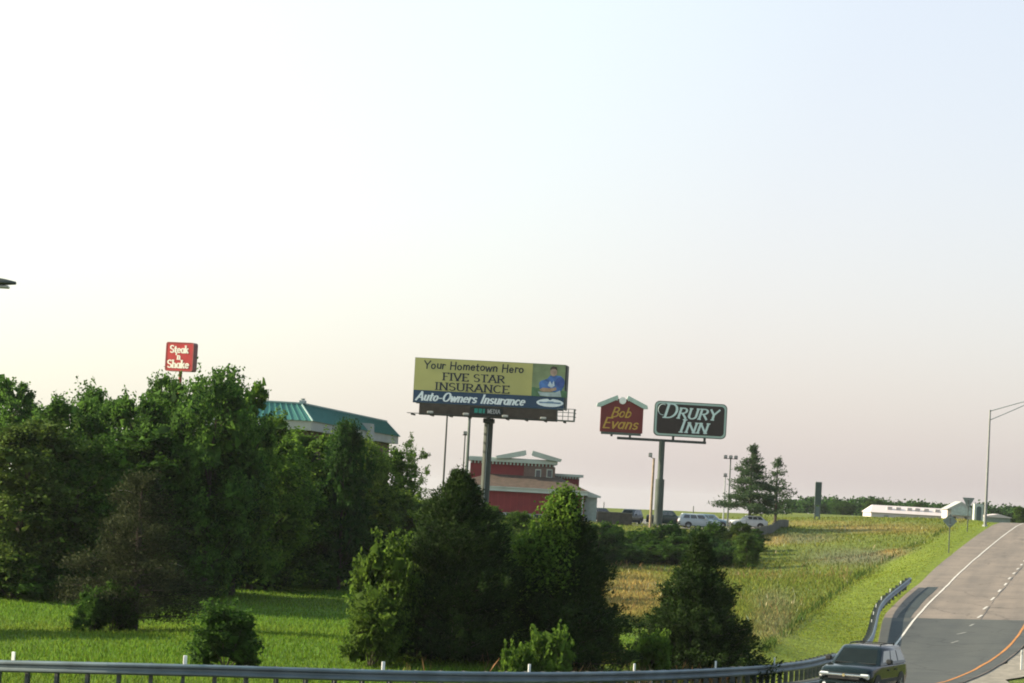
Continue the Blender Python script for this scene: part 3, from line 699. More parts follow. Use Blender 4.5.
HEDGE = [(612, 527, 226, 40), (640, 531, 230, 50), (668, 526, 232, 38), (694, 531, 236, 46), (716, 526, 238, 36), (626, 545, 220, 48), (660, 546, 222, 50), (690, 547, 222, 46), (722, 548, 224, 42), (745, 545, 226, 34), (600, 548, 218, 40), (752, 536, 243, 26), (678, 538, 227, 52), (648, 540, 225, 48), (708, 540, 229, 48)]
hl = ['left of the sign pole, upper row', 'at the foot of the tall sign pole', 'below the dark pickup truck, upper row', 'below the silver estate car', 'below the blue car',
      'left of the small cedar beside the dry grass', 'lower row straight below the sign pole', 'lower row behind the tip of the small cedar', 'lower row right of the small cedar tip', 'at the right foot of the bank beside its shadow', 'at its left foot behind the pointed cedar', 'below the white car behind the small tree',
      'midway below the pickup truck', 'midway below the sign pole', 'midway below the silver estate car']
for k, ((px, top, D, w), lab) in enumerate(zip(HEDGE, hl)):
    shrub(px, top, D, w, k % 3, 'dark green shrub on the bank ' + lab, 'shrubs on the bank below the parking lot', rz=k * 1.3)
shrub(228, 611, 82, 84, 0, 'round dark bush standing alone in the meadow behind the guardrail', rz=0.3)
shrub(92, 594, 99, 44, 0, 'small shrub at the left foot of the brown pine', rz=1.3)
for k, (px, top, D, w, lab) in enumerate([(14, 560, 121, 90, 'dark undergrowth shrub at the left end of the wood edge'), (70, 565, 123, 80, 'dark undergrowth shrub left of the brown pine'), (190, 560, 133, 90, 'dark undergrowth shrub right of the brown pine'),
      (245, 556, 143, 80, 'dark undergrowth shrub above the lone meadow bush'), (300, 552, 150, 84, 'dark undergrowth shrub at the meadow edge below the green roof'), (348, 548, 155, 70, 'dark undergrowth shrub at the right end of the meadow edge')]):
    shrub(px, top, D, w, 1 + k % 2, lab, 'undergrowth along the wood edge', rz=k * 1.1)

# cedars
def cedar(seed, H, Wd, prof, n_spray=520, per=70, ln=(0.09, 0.2)):
    r = np.random.RandomState(seed); Vs = []; tips = []
    lump = r.rand(40, 4)
    for k in range(n_spray):
        t = ((k + 0.5) / n_spray) ** 0.95; t = 1 - (1 - t) ** 0.72; a = k * 2.39996
        lm_ = math.sin(2.0 * a + 9 * t + seed) * .5 + math.sin(3.3 * a - 15 * t + 2 * seed) * .5 + .6 * math.sin(23 * t + 1.7 * math.sin(a + seed)); bump = 0.86 + 0.19 * lm_ + 0.26 * (r.rand() - 0.5) + (0.25 if r.rand() < 0.07 else 0)
        rad = max(0.06, Wd / 2 * prof(t, a) * bump); z = 0.12 + (H - 0.12) * t
        out = np.array((math.cos(a), math.sin(a), 0.42 - 0.25 * (1 - t))); out /= np.linalg.norm(out)
        L_ = min(rad, 0.5 + 0.6 * r.rand()); tip = np.array((math.cos(a) * rad, math.sin(a) * rad, min(H, z + 0.15)))
        n = int(per * (0.6 + 0.7 * r.rand())); s_ = r.rand(n) ** 0.7
        P = tip - out * L_ * (1 - s_)[:, None] + r.randn(n, 3) * (0.05 + 0.15 * (1 - s_))[:, None]
        P[:, 2] = np.maximum(P[:, 2], 0.04)
        l_ = ln[0] + (ln[1] - ln[0]) * r.rand(n)
        Vs.append(leaf_geo(P, l_, l_ * 0.34, r, up=0.1, axis=np.tile(out + np.array((0, 0, .3)), (n, 1)), axis_w=0.6)); tips.append((tip, t))
    n = 2600; t = r.rand(n) ** 1.1; a = r.rand(n) * 6.283
    rad = np.array([Wd / 2 * prof(tt, aa) for tt, aa in zip(t, a)]) * 0.62 * np.sqrt(r.rand(n))
    P = np.stack([np.cos(a) * rad, np.sin(a) * rad, 0.1 + (H - 0.4) * t], 1); Vs.append(leaf_geo(P, 0.42, 0.26, r, up=0.0))
    return leaves('crown', np.concatenate(Vs)), tips
def cedar_trunk(H, tips, seed, rad=0.13, m=BARK):
    b = MB(); r = random.Random(seed); top = Vector((r.uniform(-.1, .1), r.uniform(-.1, .1), H * 0.94))
    b.tube([Vector((0, 0, -0.3)), Vector((0.03, 0, H * 0.3)), Vector((-0.02, 0.02, H * 0.6)), top], [rad * 1.2, rad, rad * 0.6, rad * 0.12], 8)
    for tip, t in tips[::9]:
        tip = Vector(tip); s = Vector((0, 0, max(0.1, tip.z - 0.25 - 0.15 * tip.xy.length))); b.tube([s, s.lerp(tip, 0.6) + Vector((0, 0, -.04)), tip], [0.035 * (1.1 - t), 0.02, 0.006], 4)
    me = b.mesh('trunk', True); me.materials.append(m); return me
def vine(P, seed, per=40, sg=0.2, size=(0.10, 0.18)):
    r = np.random.RandomState(seed); Vs = []
    for p in P:
        n = int(per * (0.5 + r.rand())); Q = np.array(p) + r.randn(n, 3) * sg * np.array((1, 1, 1.2)); Q[:, 2] = np.maximum(Q[:, 2], 0.05)
        ln = size[0] + (size[1] - size[0]) * r.rand(n); Vs.append(leaf_geo(Q, ln, ln * 0.75, r, up=0.3))
    me = leaves('vine', np.concatenate(Vs)); me.materials.append(L_VINE); return me
def place_cedar(name, px, top, base_px, D, wpx, prof, label, seed, lm=L_CEDAR, n_spray=520, per=70, vines=None):
    q = at(px, (top + base_px) / 2, D); z = gz(q.x, D); H = at(px, top, D).z - z; w = wpx * D / F
    t = thing(name, label, 'tree', (q.x, D, z))
    cm, tips = cedar(seed, H, w, prof, n_spray, per); cm.materials.append(lm); link('crown', cm, None, t)
    link('trunk', cedar_trunk(H, tips, seed), None, t)
    if vines:
        P = []; r = random.Random(seed)
        for tip, tt in tips:
            if vines(tip, tt, H, w, r): P.append(tip)
        if P: link('vine', vine(P, seed), None, t)
    return t
pA = lambda t, a: (1 - t ** 2.2) ** 0.88 * (0.72 + 0.28 * min(1, t * 5 + 0.45))
pB = lambda t, a: (1 - t ** 1.25) ** 0.80 * (0.78 + 0.22 * min(1, t * 6 + 0.4))
pC = lambda t, a: (1 - t ** 1.1) ** 0.85 * (0.85 + 0.15 * min(1, t * 6 + 0.3)) if t < 0.75 else max(0.05, 0.9 * (1 - t) ** 0.85)
place_cedar('cedar_tree', 455, 473, 668, 90, 172, pA, 'tallest dark cedar below the billboard, with a leafy shrub grown into its left side', 5, n_spray=900, per=70,
            vines=lambda p, t, H, w, r: (p[0] < -0.25 * w and t < 0.62 and r.random() < 0.35) or False)
place_cedar('cedar_tree', 562, 497, 668, 91, 156, pB, 'pointed dark cedar with bright vine leaves over its upper left side', 8, n_spray=800, per=72,
            vines=lambda p, t, H, w, r: (p[0] < 0.05 * w and 0.45 < t and r.random() < 0.75) or (p[0] < -0.2 * w and t < 0.5 and r.random() < 0.18))
place_cedar('cedar_tree', 698, 537, 662, 97, 150, pC, 'small wide dark cedar nearest the ramp, its thin tip in front of the bank', 13, n_spray=700, per=72)
shrub(386, 552, 88, 76, 3, 'bright leaved shrub leaning out of the left side of the tallest cedar', rz=2.2)
shrub(372, 598, 86.5, 66, 3, 'low leafy shrub at the left foot of the tallest cedar', rz=0.8)
# low weeds and vines behind the rail
for k, (px, top, D, w, lab) in enumerate([(548, 640, 84, 56, 'bright green weedy bush in front of the pointed cedar, behind the guardrail'), (520, 652, 83, 40, 'small weedy bush left of the bright one in front of the pointed cedar'),
                                         (655, 640, 93, 44, 'low olive bush at the left foot of the small cedar')]):
    t = plant('weed_bush', 'weed', lambda: make_shrub(91, L_VINE, H=1.6, Wd=2.6, nb=11), px, top, D, w, lab, 'shrub', rz=k * 2.0, xpy=top + 10)
    for c in t.children:
        if c.name.startswith('trunk'): c.name = 'stem'

# limb-built conifers: brown pine in the meadow, two pines by the lot
def limb_conifer(seed, H, limbs, lm, trunk_m, rad, clear=0.1, pad=(0.34, 0.10), per=120, ln=(0.08, 0.2), up=0.05, twigs=0):
    r = np.random.RandomState(seed); rr = random.Random(seed); Vs = []; b = MB(); tw = MB()
    b.tube([Vector((0, 0, -0.3)), Vector((0.04 * H * 0.1, 0, H * 0.35)), Vector((-0.03, 0.04, H * 0.7)), Vector((0, 0, H * 0.99))], [rad * 1.25, rad, rad * 0.6, rad * 0.1], 8)
    for (t, a, L_) in limbs:
        z = H * t; d = Vector((math.cos(a), math.sin(a), 0)); droop = up * L_ - 0.05 * L_ * rr.random()
        pts = [Vector((0, 0, z)), Vector((0, 0, z)) + d * L_ * 0.5 + Vector((0, 0, droop * 0.7)), Vector((0, 0, z)) + d * L_ + Vector((0, 0, droop * (0.7 + 0.8 * rr.random())))]
        b.tube(pts, [rad * 0.30 * (1.15 - t), rad * 0.18 * (1.15 - t), 0.008], 5)
        side = d.cross(Vector((0, 0, 1)))
        m = max(2, int(L_ / 0.42))
        for j in range(m):
            f = 0.28 + 0.74 * (j + 0.5) / m; c = pts[0].lerp(pts[2], f) + Vector((0, 0, (0.5 - abs(f - 0.5)) * droop * 0.4)) + side * rr.uniform(-1, 1) * 0.30 * L_ * (1.15 - f)
            n = int(per * (0.6 + 0.8 * rr.random())); s_ = pad[0] * (0.7 + 0.5 * rr.random()) * (0.45 + 0.7 * (1 - t))
            P = np.array(c) + r.randn(n, 3) * np.array((s_, s_, pad[1])); P[:, 2] += 0.05
            l_ = ln[0] + (ln[1] - ln[0]) * r.rand(n)
            Vs.append(leaf_geo(P, l_, l_ * 0.30, r, up=0.15, axis=np.tile(np.array(d) + np.array((0, 0, .4)), (n, 1)), axis_w=0.5))
            if twigs and rr.random() < twigs:
                e = c + d * rr.uniform(.2, .6) + side * rr.uniform(-.4, .4) + Vector((0, 0, rr.uniform(-.15, .35))); tw.tube([c, c.lerp(e, .5) + Vector((0, 0, .05)), e], [0.018, 0.012, 0.004], 4)
    cm = leaves('crown', np.concatenate(Vs)); cm.materials.append(lm); tm = b.mesh('trunk', True); tm.materials.append(trunk_m)
    return cm, tm, tw
q = at(138, 555, 101); zb = gz(q.x, 101); H = at(150, 474, 101).z - zb; rr = random.Random(3)
limbs = []
for k in range(56):
    t = 0.08 + 0.90 * (k + 0.5) / 56 + rr.uniform(-.015, .015); a = k * 2.39996 + rr.uniform(-.4, .4)
    L_ = 3.2 * (1 - t) ** 0.72 * (0.5 + 0.65 * rr.random()) + 0.3; limbs.append((t, a, L_))
bp_ = thing('brown_pine', 'brownish spreading pine standing alone in the meadow in front of the wood', 'tree', (q.x, 101, zb))
cm, tm, tw = limb_conifer(17, H, limbs, L_PINE, BARK, 0.15, pad=(0.30, 0.17), per=150, ln=(0.08, 0.2), up=0.10, twigs=0.10)
link('crown', cm, None, bp_); link('trunk', tm, None, bp_); tw.build('dead_twigs', mat('dead_twig', (0.26, 0.22, 0.18), var=0.2), bp_)
q2 = at(112, 600, 99.5); 
shrub(114, 588, 100, 60, 0, 'dark leafy bush under the brown pine', rz=0.9)
def lot_pine(px, top, base, D, tiers, wpx, label, seed, per=70, gap=None):
    rr = random.Random(seed); q = at(px, base, D); z = gz(q.x, D); H = at(px, top, D).z - z; limbs = []
    for k in range(tiers):
        t = 0.25 + 0.72 * k / (tiers - 1)
        for j in range(7 if t < 0.8 else 5):
            limbs.append((t + rr.uniform(-.045, .045), j * 6.283 / 7 + k * 0.6 + rr.uniform(-.3, .3), (wpx * D / F / 2) * min(1, 1.25 * (1 - t)) ** 0.9 * rr.uniform(0.45, 1.0) + 0.1))
    o = thing('pine_tree', label, 'tree', (q.x, D, z)); cm, tm, tw = limb_conifer(seed, H, limbs, L_FIR, BARK, 0.16, pad=(0.46, 0.19), per=per, ln=(0.22, 0.5), up=0.10)
    link('crown', cm, None, o); link('trunk', tm, None, o); return o
lot_pine(749, 447, 526, 291, 8, 84, 'taller layered pine beside the parking lot, left of two', 51, per=40)
lot_pine(775, 459, 523, 300, 8, 60, 'thinner layered pine beside the parking lot, right of two', 52, per=16)

# far line of trees on the horizon
r = np.random.RandomState(5); Vs = []
for k in range(120):
    px = r.uniform(775, 1120); D = r.uniform(650, 860); q = at(px, 512, D); z = gz(q.x, D)
    f = 1.0 if k < 120 else 0.5
    if 868 < px < 955: f = 0.95
    hh = r.uniform(3.2, 5.2) * f; ww = r.uniform(6, 11)
    for j in range(9):
        c = np.array((q.x + r.uniform(-ww / 2, ww / 2), D + r.uniform(-3, 3), z + hh * r.uniform(0.25, 0.85))); n = 60
        P = c + r.randn(n, 3) * np.array((ww * 0.14, ww * 0.14, hh * 0.14)); P[:, 2] = np.maximum(P[:, 2], z); Vs.append(leaf_geo(P, 0.9, 0.7, r, up=0.3))
fm = leaves('far_wood', np.concatenate(Vs)); fm.materials.append(L_WOOD[2])
tag(link('far_wood', fm), 'far off line of trees along the horizon behind the white sheds', 'trees', kind='stuff')
def far_tree(px, top, D, w, kd, lab): plant('deciduous_tree', 'dec%d' % kd, DEC[kd], px, top, D, w, lab, 'tree', 'single trees on the horizon', rz=px, xpy=512)
far_tree(874, 499, 600, 26, 0, 'round topped tree behind the left half of the long white shed')
far_tree(918, 502, 610, 20, 1, 'small round tree behind the right half of the long white shed')
far_tree(843, 501, 640, 30, 2, 'tree left of the long white shed on the horizon')
far_tree(1020, 507, 420, 18, 4, 'dark bush at the crest of the ramp by the right edge')
# ------------------------------------------------------------------ lettering drawn with a broad pen
def arc(cx, cy, rx, ry, a0, a1, n=10): return [(cx + rx * math.cos(R(a0 + (a1 - a0) * i / n)), cy + ry * math.sin(R(a0 + (a1 - a0) * i / n))) for i in range(n + 1)]
GL = {  # strokes in a box one cap-height tall; (width, strokes)
 'A': (.78, [[(.04, 0), (.39, 1)], [(.39, 1), (.74, 0)], [(.18, .33), (.6, .33)]]),
 'B': (.66, [[(.1, 0), (.1, 1)], [(.1, 1)] + arc(.30, .76, .26, .24, 90, -90) + [(.1, .52)], [(.1, .52)] + arc(.32, .26, .30, .26, 90, -90) + [(.1, 0)]]),
 'C': (.74, [arc(.40, .5, .34, .5, 50, 310, 14)]),
 'D': (.76, [[(.12, 0), (.12, 1)], [(.12, 1), (.3, 1)] + arc(.3, .5, .38, .5, 90, -90, 12) + [(.12, 0)]]),
 'E': (.64, [[(.12, 0), (.12, 1)], [(.12, 1), (.58, 1)], [(.12, .52), (.48, .52)], [(.12, 0), (.6, 0)]]),
 'F': (.60, [[(.12, 0), (.12, 1)], [(.12, 1), (.56, 1)], [(.12, .52), (.46, .52)]]),
 'H': (.78, [[(.12, 0), (.12, 1)], [(.66, 0), (.66, 1)], [(.12, .52), (.66, .52)]]),
 'I': (.34, [[(.17, 0), (.17, 1)]]),
 'M': (.9, [[(.12, 0), (.12, 1)], [(.12, 1), (.45, .1)], [(.45, .1), (.78, 1)], [(.78, 1), (.78, 0)]]),
 'N': (.8, [[(.12, 0), (.12, 1)], [(.12, 1), (.68, 0)], [(.68, 0), (.68, 1)]]),
 'O': (.82, [arc(.41, .5, .34, .5, 0, 360, 18)]),
 'R': (.72, [[(.12, 0), (.12, 1)], [(.12, 1)] + arc(.34, .75, .26, .25, 90, -90) + [(.12, .5)], [(.34, .5), (.68, 0)]]),
 'S': (.62, [arc(.31, .75, .24, .25, 35, 270, 10) + arc(.31, .25, .25, .25, 90, -145, 10)[1:]]),
 'T': (.70, [[(.35, 0), (.35, 1)], [(.04, 1), (.66, 1)]]),
 'U': (.78, [[(.12, 1), (.12, .3)] + arc(.39, .28, .27, .28, 180, 360, 10) + [(.66, 1)]]),
 'V': (.76, [[(.04, 1), (.38, 0)], [(.38, 0), (.72, 1)]]),
 'Y': (.74, [[(.04, 1), (.37, .48)], [(.7, 1), (.37, .48)], [(.37, .48), (.37, 0)]]),
 'a': (.56, [arc(.26, .30, .21, .30, 0, 360, 14), [(.47, .6), (.47, 0)]]),
 'b': (.56, [[(.1, 1), (.1, 0)], arc(.29, .30, .20, .30, 0, 360, 14)]),
 'c': (.50, [arc(.27, .30, .20, .30, 50, 310, 12)]),
 'e': (.54, [[(.07, .32), (.46, .32)] + arc(.27, .30, .20, .30, 5, 315, 14)]),
 'h': (.56, [[(.1, 1), (.1, 0)], [(.1, .38)] + arc(.28, .38, .18, .22, 160, 0, 8) + [(.46, 0)]]),
 'k': (.54, [[(.1, 1), (.1, 0)], [(.45, .6), (.1, .26)], [(.22, .36), (.48, 0)]]),
 'm': (.84, [[(.1, .6), (.1, 0)], arc(.255, .38, .155, .22, 160, 0, 8) + [(.41, 0)], arc(.565, .38, .155, .22, 170, 0, 8) + [(.72, 0)]]),
 'n': (.56, [[(.1, .6), (.1, 0)], [(.1, .38)] + arc(.28, .38, .18, .22, 160, 0, 8) + [(.46, 0)]]),
 'o': (.56, [arc(.28, .30, .21, .30, 0, 360, 14)]),
 'r': (.42, [[(.1, .6), (.1, 0)], [(.1, .36)] + arc(.27, .38, .16, .20, 160, 50, 6)]),
 's': (.46, [arc(.23, .45, .16, .15, 35, 270, 8) + arc(.23, .15, .17, .15, 90, -145, 8)[1:]]),
 't': (.38, [[(.17, .85), (.17, .1)] + arc(.27, .1, .10, .1, 180, 300, 5), [(.03, .6), (.34, .6)]]),
 'u': (.56, [[(.1, .6), (.1, .22)] + arc(.28, .2, .18, .2, 180, 350, 8), [(.46, .6), (.46, 0)]]),
 'v': (.52, [[(.04, .6), (.25, 0)], [(.25, 0), (.46, .6)]]),
 'w': (.76, [[(.04, .6), (.2, 0)], [(.2, 0), (.37, .55)], [(.37, .55), (.54, 0)], [(.54, 0), (.72, .6)]]),
 "'": (.22, [[(.12, 1), (.08, .74)]]), '-': (.42, [[(.07, .32), (.35, .32)]]), ' ': (.34, [])}
VERT_SERIF = set('BDEFHIMNRTUkhbnmrIua')
def lettering(b, text, x0, z0, width, height, y, thick=.10, thin=.05, slant=0.0, serif=0.0, jitter=0.0, seed=0, depth=0.012, sizes=None, space=0.06):
    """adds raised strokes for a line of text to MB b in the x,z plane facing -y; fitted to width"""
    r = random.Random(seed); tot = sum(GL[c][0] * (sizes[i] if sizes else 1) + space for i, c in enumerate(text)) - space
    kx = width / (tot * height) ; x = 0.0; layer = 0
    for i, c in enumerate(text):
        s = sizes[i] if sizes else 1.0; dx, dz, rot = r.uniform(-1, 1) * jitter * .4, r.uniform(-1, 1) * jitter, r.uniform(-1, 1) * jitter * 1.5
        strokes = [list(p) for p in GL[c][1]]
        if serif and c.isupper() or serif and c in VERT_SERIF:
            ext = []
            for st in strokes:
                for e, o in ((st[0], st[1]), (st[-1], st[-2])):
                    if abs(e[0] - o[0]) < 0.45 * abs(e[1] - o[1]) and (e[1] < 0.02 or e[1] > 0.98 or abs(e[1] - .6) < .02) and abs(e[0] - o[0]) < .4:
                        ext.append([(e[0] - serif, e[1]), (e[0] + serif, e[1])])
                    elif c in 'EFTCS' and abs(e[1] - o[1]) < 0.05 and e[0] > .3: ext.append([(e[0], e[1] - serif * .9 * (1 if e[1] > .9 else -.2)), (e[0], e[1] + serif * .9 * (1 if e[1] < .1 else .2))])
            strokes += ext
        for st in strokes:
            layer += 1; dd = depth + 0.0016 * (layer % 23); P = []
            for (u, v) in st:
                u2 = u * s; v2 = v * s
                u3 = u2 + slant * v2 + dx + rot * v2 * .3; v3 = v2 + dz + rot * u2 * .3
                P.append(((x + u3) * kx * height + x0, v3 * height + z0))
            n = len(P); L_ = []; Rr = []
            for k in range(n):
                a = P[max(k - 1, 0)]; c2 = P[min(k + 1, n - 1)]; tx, tz = c2[0] - a[0], c2[1] - a[1]; l = math.hypot(tx, tz) or 1; tx /= l; tz /= l
                w = (thin + (thick - thin) * abs(tz) ** 1.5) * height * 0.5 * (0.8 + .2 * s); ex = 0
                if k == 0: ex = -min(w, thin * height * .5)
                if k == n - 1: ex = min(w, thin * height * .5)
                px_, pz_ = P[k][0] + tx * ex, P[k][1] + tz * ex
                L_.append((px_ - tz * w, pz_ + tx * w)); Rr.append((px_ + tz * w, pz_ - tx * w))
            rings = [[(l[0], y - dd, l[1]), (q[0], y - dd, q[1]), (q[0], y, q[1]), (l[0], y, l[1])] for l, q in zip(L_, Rr)]
            b.loft(rings)
        x += GL[c][0] * s + space
    return b
def words(text, x0, z0, width, height, y, m, parent, *a, **kw):
    """one lettering part per word"""
    sp = kw.get('space', .06); adv = [GL[ch][0] + sp for ch in text]; k = width / (sum(adv) - sp); x = 0.0; i = 0
    for wd in text.split(' '):
        ww = sum(GL[ch][0] + sp for ch in wd) - sp
        lettering(MB(), wd, x0 + x * k, z0, ww * k, height, y, *a, **kw).build('lettering', m, parent)
        x += ww + sp + GL[' '][0] + sp
def rrect(x0, x1, z0, z1, rad, n=5):
    out = []
    for cx, cz, a in ((x1 - rad, z1 - rad, 0), (x0 + rad, z1 - rad, 90), (x0 + rad, z0 + rad, 180), (x1 - rad, z0 + rad, 270)):
        for k in range(n + 1): t = R(a + 90 * k / n); out.append((cx + rad * math.cos(t), cz + rad * math.sin(t)))
    return out

steel_dark = mat('dark_painted_steel', (0.035, 0.042, 0.040), rough=0.6, var=0.25, scale=2)
steel_green = mat('grey_green_steel', (0.085, 0.105, 0.095), rough=0.6, var=0.22, scale=0.8)
steel_lt = mat('light_galvanised', (0.30, 0.32, 0.32), rough=0.5, var=0.15, metal=0.3)

# ------------------------------------------------------------------ billboard
DB = 237.0; s_ = sx(DB)
c = at(486, 384, DB); zb = gz(c.x, DB)
bb = thing('billboard', 'wide yellow and navy insurance billboard on a single thick dark column', 'billboard', (at(485.2, 480, DB).x, DB, zb - 0.1), R(-6))
cz = c.z - bb.location.z; hw, hh = 7.18, 2.14
yb = -1.25
MB().box(-hw, hw, yb, yb + 0.22, cz - hh, cz + hh, 0.02).build('panel', mat('billboard_panel', (0.10, 0.12, 0.11), var=0.1), bb)
fy = yb - 0.012
def ply(name, poly, y, m, parent, d=0.012):
    b = MB(); b.loft([[(x, y, z) for x, z in poly], [(x, y - d, z) for x, z in poly]]); return b.build(name, m, parent)
vinyl_y = mat('yellow_vinyl', (0.44, 0.40, 0.14), rough=0.5, var=0.06, scale=0.6); vinyl_n = mat('navy_vinyl', (0.020, 0.052, 0.100), rough=0.5, var=0.1, scale=0.6)
ply('poster_field', [(-hw + .04, cz - 0.93), (hw - .04, cz - 0.93), (hw - .04, cz + hh - .04), (-hw + .04, cz + hh - .04)], yb, vinyl_y, bb)
ply('poster_band', [(-hw + .04, cz - hh + .04), (hw - .04, cz - hh + .04), (hw - .04, cz - 0.95), (-hw + .04, cz - 0.95)], yb, vinyl_n, bb)
ink = mat('dark_ink', (0.018, 0.022, 0.035), rough=0.6, var=0.1); white_ink = mat('white_ink', (0.72, 0.76, 0.76), rough=0.5, var=0.05)
fy = yb - 0.013
words('Your Hometown Hero', -6.3, cz + 1.18, 9.5, 0.70, fy, ink, bb, .17, .15, 0.05, 0, 0.05, 4)
words('FIVE STAR', -4.45, cz + 0.12, 5.9, 0.68, fy, ink, bb, .23, .10, 0, .12)
words('INSURANCE', -5.15, cz - 0.82, 7.1, 0.68, fy, ink, bb, .23, .10, 0, .12)
words('Auto-Owners Insurance', -6.9, cz - 1.88, 10.3, 0.78, fy, white_ink, bb, .25, .12, .32, .06)
# printed picture of a player, right end
pic = ply('picture', [(4.05, cz - 0.945), (hw - .045, cz - 0.945), (hw - .045, cz + hh - .045), (4.05, cz + hh - .045)], yb - 0.012, mat('picture_field', (0.20, 0.25, 0.13), var=0.35, scale=0.5), bb)
def pp(name, pts, lay, col, sc_=2.5, v=.25): return ply(name, [(x, cz + z) for x, z in pts], yb - 0.024 - 0.012 * lay, mat('print_' + name, col, rough=.5, var=v, scale=sc_), pic)
def el(cx, cz_, rx, rz, n=18, rot=0): return [(cx + rx * math.cos(6.2832 * k / n) * math.cos(rot) - rz * math.sin(6.2832 * k / n) * math.sin(rot), cz_ + rx * math.cos(6.2832 * k / n) * math.sin(rot) + rz * math.sin(6.2832 * k / n) * math.cos(rot)) for k in range(n)]
pp('turf', [(4.06, -0.94), (7.40, -0.94), (7.40, -.35), (6.2, -.3), (4.06, -.1)], 0, (0.075, 0.16, 0.075))
pp('jersey', [(4.75, 0.15), (5.0, .55), (5.5, .75), (5.75, 1.05), (6.35, 1.08), (6.75, 1.05), (7.05, .7), (7.1, .1), (6.85, -.35), (6.4, -.45), (5.3, -.5), (4.8, -.2)], 1, (0.06, 0.14, 0.36), .9, .7)
pp('shoulder', el(6.72, .45, .42, .52), 2, (0.045, 0.085, 0.28))
pp('helmet', el(5.15, .22, .42, .36), 2, (0.07, 0.17, 0.42))
pp('number', [(5.55, .1), (5.75, .55), (5.95, .2), (6.1, .6), (6.2, .1), (5.9, -.1)], 2, (0.45, 0.52, 0.58))
pp('arm', [(4.75, -.35), (5.1, -.12), (5.9, -.15), (6.35, -.02), (6.4, -.28), (5.9, -.48), (5.1, -.5)], 3, (0.36, 0.24, 0.16))
pp('trousers', [(4.65, -.5), (5.3, -.55), (6.3, -.52), (6.75, -.3), (6.9, -.9), (5.6, -.93), (4.9, -.88)], 4, (0.36, 0.43, 0.43), 1.5)
pp('head', el(6.05, 1.42, .33, .42), 3, (0.36, 0.25, 0.19)); pp('hair', [(5.72, 1.55), (5.75, 1.8), (6.0, 1.95), (6.3, 1.88), (6.4, 1.55), (6.2, 1.68), (5.9, 1.7)], 4, (0.05, 0.04, 0.03))
ov = ply('badge', [(x, cz + z) for x, z in el(5.85, -1.52, 1.28, .38, 24)], yb - 0.013, white_ink, bb)
ply('badge_stripe', [(x, cz + z) for x, z in [(4.85, -1.58), (6.85, -1.58), (6.9, -1.44), (6.3, -1.44), (6.1, -1.38), (5.7, -1.38), (5.5, -1.44), (4.8, -1.44)]], yb - 0.026, mat('badge_blue', (0.16, 0.25, 0.36), var=.3, scale=3), ov)
ply('badge_notch', [(x, cz + z) for x, z in [(5.62, -1.12), (6.1, -1.12), (5.9, -1.26), (5.78, -1.26)]], yb - 0.026, vinyl_n, ov)
# structure
b = MB(); b.box(hw + 0.003, hw + 0.12, yb + 0.03, yb + 2.25, cz - hh + .03, cz + hh - .05, 0.02); b.build('end_plate', steel_dark, bb)
MB().box(-hw, hw - .2, yb + 2.3, yb + 2.5, cz - hh, cz + hh, 0.02).build('back_panel', steel_dark, bb)
apr = mat('brown_apron', (0.055, 0.042, 0.030), rough=0.8, var=0.3, scale=1.2)
MB().box(-hw + .65, hw - .55, yb + 0.02, yb + 0.14, cz - hh - 1.12, cz - hh - 0.02, 0.01).build('apron', apr, bb)
MB().box(-1.7, 1.45, yb - 0.06, yb + 0.015, cz - hh - 0.86, cz - hh - 0.10, 0.01).build('media_plate', mat('media_plate', (0.012, 0.017, 0.015), var=.2), bb)
lettering(MB(), 'MEDIA', .0, cz - hh - .66, 1.2, .38, yb - 0.062, .14, .10).build('lettering', mat('grey_ink', (.42, .42, .41)), bb)
b = MB()
for k, (x0, x1) in enumerate(((-1.25, -.92), (-.84, -.52), (-.44, -.26))): b.box(x0, x1, yb - 0.075, yb - .062, cz - hh - .68, cz - hh - .26)
b.build('media_emblem', mat('teal_ink', (0.02, 0.22, 0.17), var=.3, scale=6), bb)
cat_ = MB()
zc = cz - hh - 1.0
for yy in (yb - 1.0, yb - .72, yb - .44, yb - .16): cat_.box(-hw - .35, hw + .2, yy - .09, yy + .09, zc - .04, zc)
cat_.build('catwalk', steel_dark, bb)
for k in range(9):
    x = -hw + .1 + k * 1.8; MB().box(x - .05, x + .05, yb - 1.1, yb + 1.4, zc - .2, zc - .045).build('outrigger', steel_dark, bb)
for k, x in enumerate((-5.3, -1.9, 1.8, 5.4)):
    l = MB().box(x - .28, x + .28, yb - 1.22, yb - .92, zc + .004, zc + .22, 0.03).build('flood_lamp', mat('lamp_housing', (.33, .33, .3), var=.1), bb)
    MB().box(x - .22, x + .22, yb - 1.16, yb - .98, zc + .222, zc + .24).build('lens', glass_mat('lamp_glass', (.3, .3, .28)), l)
MB().tube([(-hw + .6, yb + .85, zc + .1), (hw - .6, yb + .85, zc + .1)], .2, 10).build('torsion_tube', steel_dark, bb)
